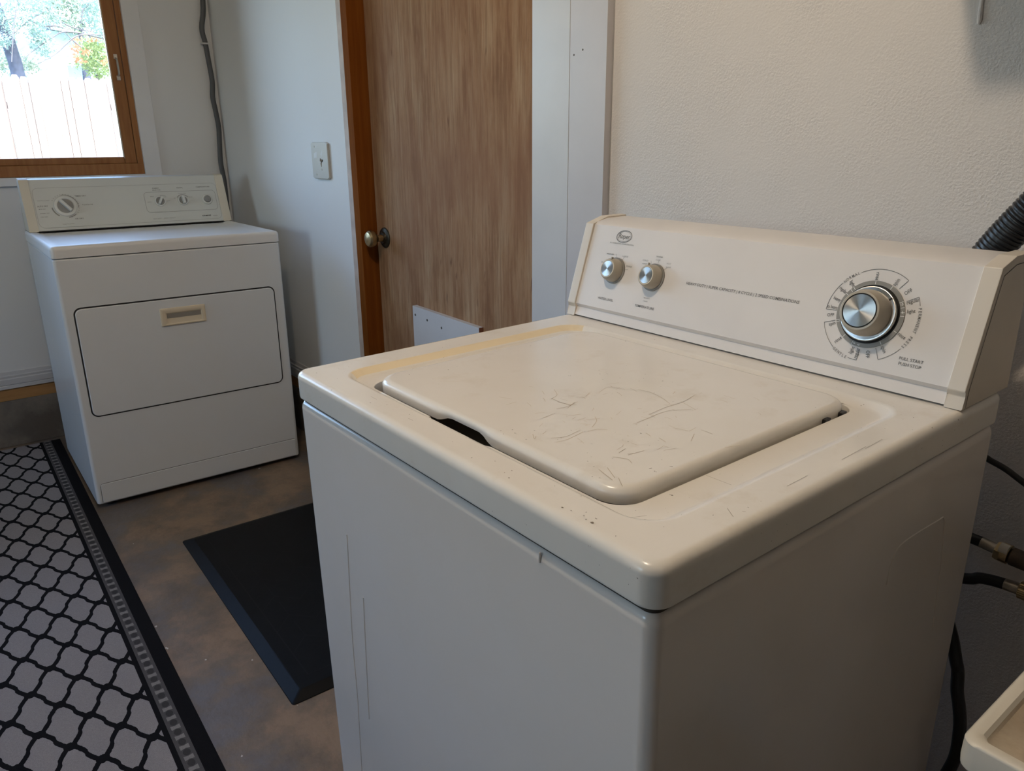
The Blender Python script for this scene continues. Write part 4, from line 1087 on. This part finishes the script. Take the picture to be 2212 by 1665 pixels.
def slab(name, y0, z0, y1, z1, th, x0, x1, m):
    bm = bmesh.new(); q = [(y0, z0), (y1, z1), (y1, z1-th), (y0, z0-th)]
    A = [bm.verts.new(h_((x0, a, b))) for a, b in q]; B = [bm.verts.new(h_((x1, a, b))) for a, b in q]
    bm.faces.new(A); bm.faces.new(list(reversed(B)))
    for i in range(4): bm.faces.new((A[i], B[i], B[(i+1) % 4], A[(i+1) % 4]))
    return finish(bm, name, m, hs, smooth=False)
slab('fascia', 2.36, 3.38, 5.5, 3.12, .12, -16.5, -16.55, M_fascia); slab('roof', 2.30, 3.44, 5.6, 3.17, .05, -16.48, -21, M_roof)
slab('fascia', 1.80, 3.20, 2.38, 2.94, .06, -16.8, -16.84, M_roof); slab('roof', 1.75, 3.28, 2.40, 2.99, .05, -16.8, -21, M_fascia)
wf = box('window_frame', h_((-17, 2.58, 2.30)), h_((-16.97, 2.95, 2.70)), M_fascia, hs); box('pane', h_((-16.975, 2.60, 2.32)), h_((-16.96, 2.93, 2.68)), M_blue, wf)
# trees and shrubs
def leaves(name, clusters, n, size, mat, par, spread_x=.5):
    bm = bmesh.new()
    for i in range(n):
        c = random.choice(clusters)
        p = Vector((c[0]+random.gauss(0, spread_x*.5), c[1]+random.gauss(0, c[3]*.55), c[2]+random.gauss(0, c[3]*.45)))
        s = size*random.uniform(.6, 1.3)
        a = Vector((random.gauss(0, 1), random.gauss(0, 1), random.gauss(-.3, 1))).normalized(); b_ = a.orthogonal().normalized()
        b_ = Matrix.Rotation(random.uniform(0, 2*PI), 3, a) @ b_
        vs = [bm.verts.new(p+a*s), bm.verts.new(p+b_*s*.32), bm.verts.new(p-a*s), bm.verts.new(p-b_*s*.32)]
        bm.faces.new(vs)
    me = bpy.data.meshes.new(name); bm.to_mesh(me); bm.free()
    o = link(name, me, mat, par); o['kind'] = 'stuff'; return o
tr = empty('yard_tree', loc=(-12, 1.14, -.02)); tag(tr, 'dark trunked tree with grey green leaves and bare twigs behind the fence', 'tree')
def t_(p): return (p[0]+12, p[1]-1.14, p[2]+.02)
tube('trunk', catmull([t_(p) for p in ((-12, 1.10, -.02), (-12, 1.14, 1.2), (-12, 1.145, 2.15), (-12, 1.12, 2.41), (-12, 1.10, 2.62), (-12, 1.06, 2.91), (-12, 1.03, 3.06))], 4), [.11]*8+[.085]*8+[.065]*9, M_bark, tr, 10)
br = [(-11.5, [(1.18,2.29),(1.4,2.46),(1.56,2.57),(1.69,2.65),(1.83,2.66),(1.97,2.64),(2.14,2.61),(2.36,2.58),(2.7,2.66)]), (-11.4, [(1.32,2.23),(1.44,2.29),(1.59,2.39),(1.72,2.51),(1.84,2.6),(1.99,2.63),(2.17,2.64),(2.5,2.7)]), (-11.8, [(1.80,3.09),(1.66,2.97),(1.49,2.88),(1.33,2.77),(1.15,2.61)]), (-11.3, [(1.22,2.97),(1.14,2.73),(1.09,2.55),(1.02,2.23)]), (-11.9, [(.85,3.0),(.95,2.95),(1.06,2.87),(1.13,2.81),(1.28,2.84)]), (-11.6, [(2.14,3.17),(2.08,3.02),(2.01,2.96),(1.96,2.79)]), (-11.6, [(1.33,2.78),(1.5,2.72),(1.66,2.73),(1.8,2.69)]), (-11.7, [(1.56,2.99),(1.7,2.83),(1.86,2.74),(2.1,2.70)]), (-11.5, [(1.72,2.66),(1.82,2.54),(1.9,2.47)])]
for x, pts in br:
    P = catmull([t_((x+random.uniform(-.03, .03), a, b)) for a, b in pts], 5)
    tube('branch', P, [.004+.007*(1-abs(2*k/len(P)-1)) for k in range(len(P))], M_twig, tr, 6)
lc = [(1.14,2.9),(1.31,2.95),(1.47,2.93),(1.62,2.99),(1.25,2.77),(1.41,2.76),(1.13,2.69),(1.42,2.59),(1.47,2.52),(1.45,2.43),(1.39,2.66),(2.15,2.99),(2.1,2.87),(2.15,2.73),(2.23,3.05),(2.09,3.05),(1.01,2.51),(1.66,2.8),(1.0,2.8),(1.2,3.05),(1.5,3.06),(2.25,2.68)]
leaves('foliage', [(.4, a-1.14, b+.02, .10) for a, b in lc], 5200, .025, M_leaf, tr)
pt = empty('pale_tree', loc=(-14.5, 2.4, -.02)); tag(pt, 'pale green loose tree above the house eaves', 'tree')
tube('trunk', [(0, 0, 0), (0, .05, 2.2), (0, .1, 3.2)], [.1, .07, .04], M_bark, pt, 8)
leaves('foliage', [(0, a-2.4, b, .22) for a, b in ((2.2, 3.5), (2.5, 3.4), (2.0, 3.3), (2.75, 3.3), (2.35, 3.15), (2.6, 3.65), (1.8, 3.6))], 2600, .042, M_leaf3, pt)
bs = empty('flowering_shrub', loc=(-13.5, 2.42, -.02)); tag(bs, 'yellow green shrub with orange flowers at right behind the fence', 'shrub')
tube('stem', [(0, 0, 0), (0, .02, 1.2), (0, 0, 2.3)], [.04, .035, .02], M_twig, bs, 8)
leaves('foliage', [(0, a-2.42, b+.02, .13) for a, b in ((2.35,2.6),(2.48,2.65),(2.55,2.52),(2.4,2.43),(2.36,2.69),(2.26,2.47),(2.55,2.76),(2.42,2.74),(2.45,2.3),(2.6,2.4))], 3200, .030, M_leaf2, bs)
bm = bmesh.new()
for a, b in ((2.15,2.74),(2.42,2.78),(2.37,2.76),(2.09,2.62),(2.17,2.62),(2.09,2.48),(2.16,2.45),(2.27,2.59),(2.55,2.53),(2.49,2.43),(2.25,2.56)):
    for k in range(14):
        p = Vector((.35+random.gauss(0, .05), a-2.42+random.gauss(0, .035), b+.02+random.gauss(0, .025))); s = .03
        d = Vector((random.gauss(0, 1), random.gauss(0, 1), random.gauss(0, 1))).normalized(); e_ = d.orthogonal().normalized()
        bm.faces.new([bm.verts.new(v) for v in (p+d*s, p+e_*s*.6, p-d*s, p-e_*s*.6)])
o = finish(bm, 'flowers', M_flower, bs, smooth=False); o['kind'] = 'stuff'; o['label'] = 'pale orange flowers'
ls = empty('low_shrub', loc=(-13.3, 1.28, -.02)); tag(ls, 'low pale leafy shrub behind the dark trunk', 'shrub')
tube('stem', [(0, 0, 0), (0, .03, 1.1), (0, 0, 2.1)], [.03, .025, .015], M_twig, ls, 8)
leaves('foliage', [(0, -.406+(a+.406)*1.135-1.28, 1.221+(b-1.221)*1.135+.02, .10) for a, b in ((.98,2.29),(1.09,2.24),(1.16,2.3),(1.23,2.26),(1.3,2.2),(.92,2.2),(1.1,2.12))], 1500, .028, M_leaf3, ls)

for o in list(COL.objects):
    if o.type == 'MESH' and o.parent is not None and o.name.split('.')[0] in ('lettering', 'small_lettering', 'dial_lettering', 'maker_badge', 'ring_marks', 'panel_outline', 'paint_smear', 'embossed_lines'):
        o['kind'] = 'stuff'
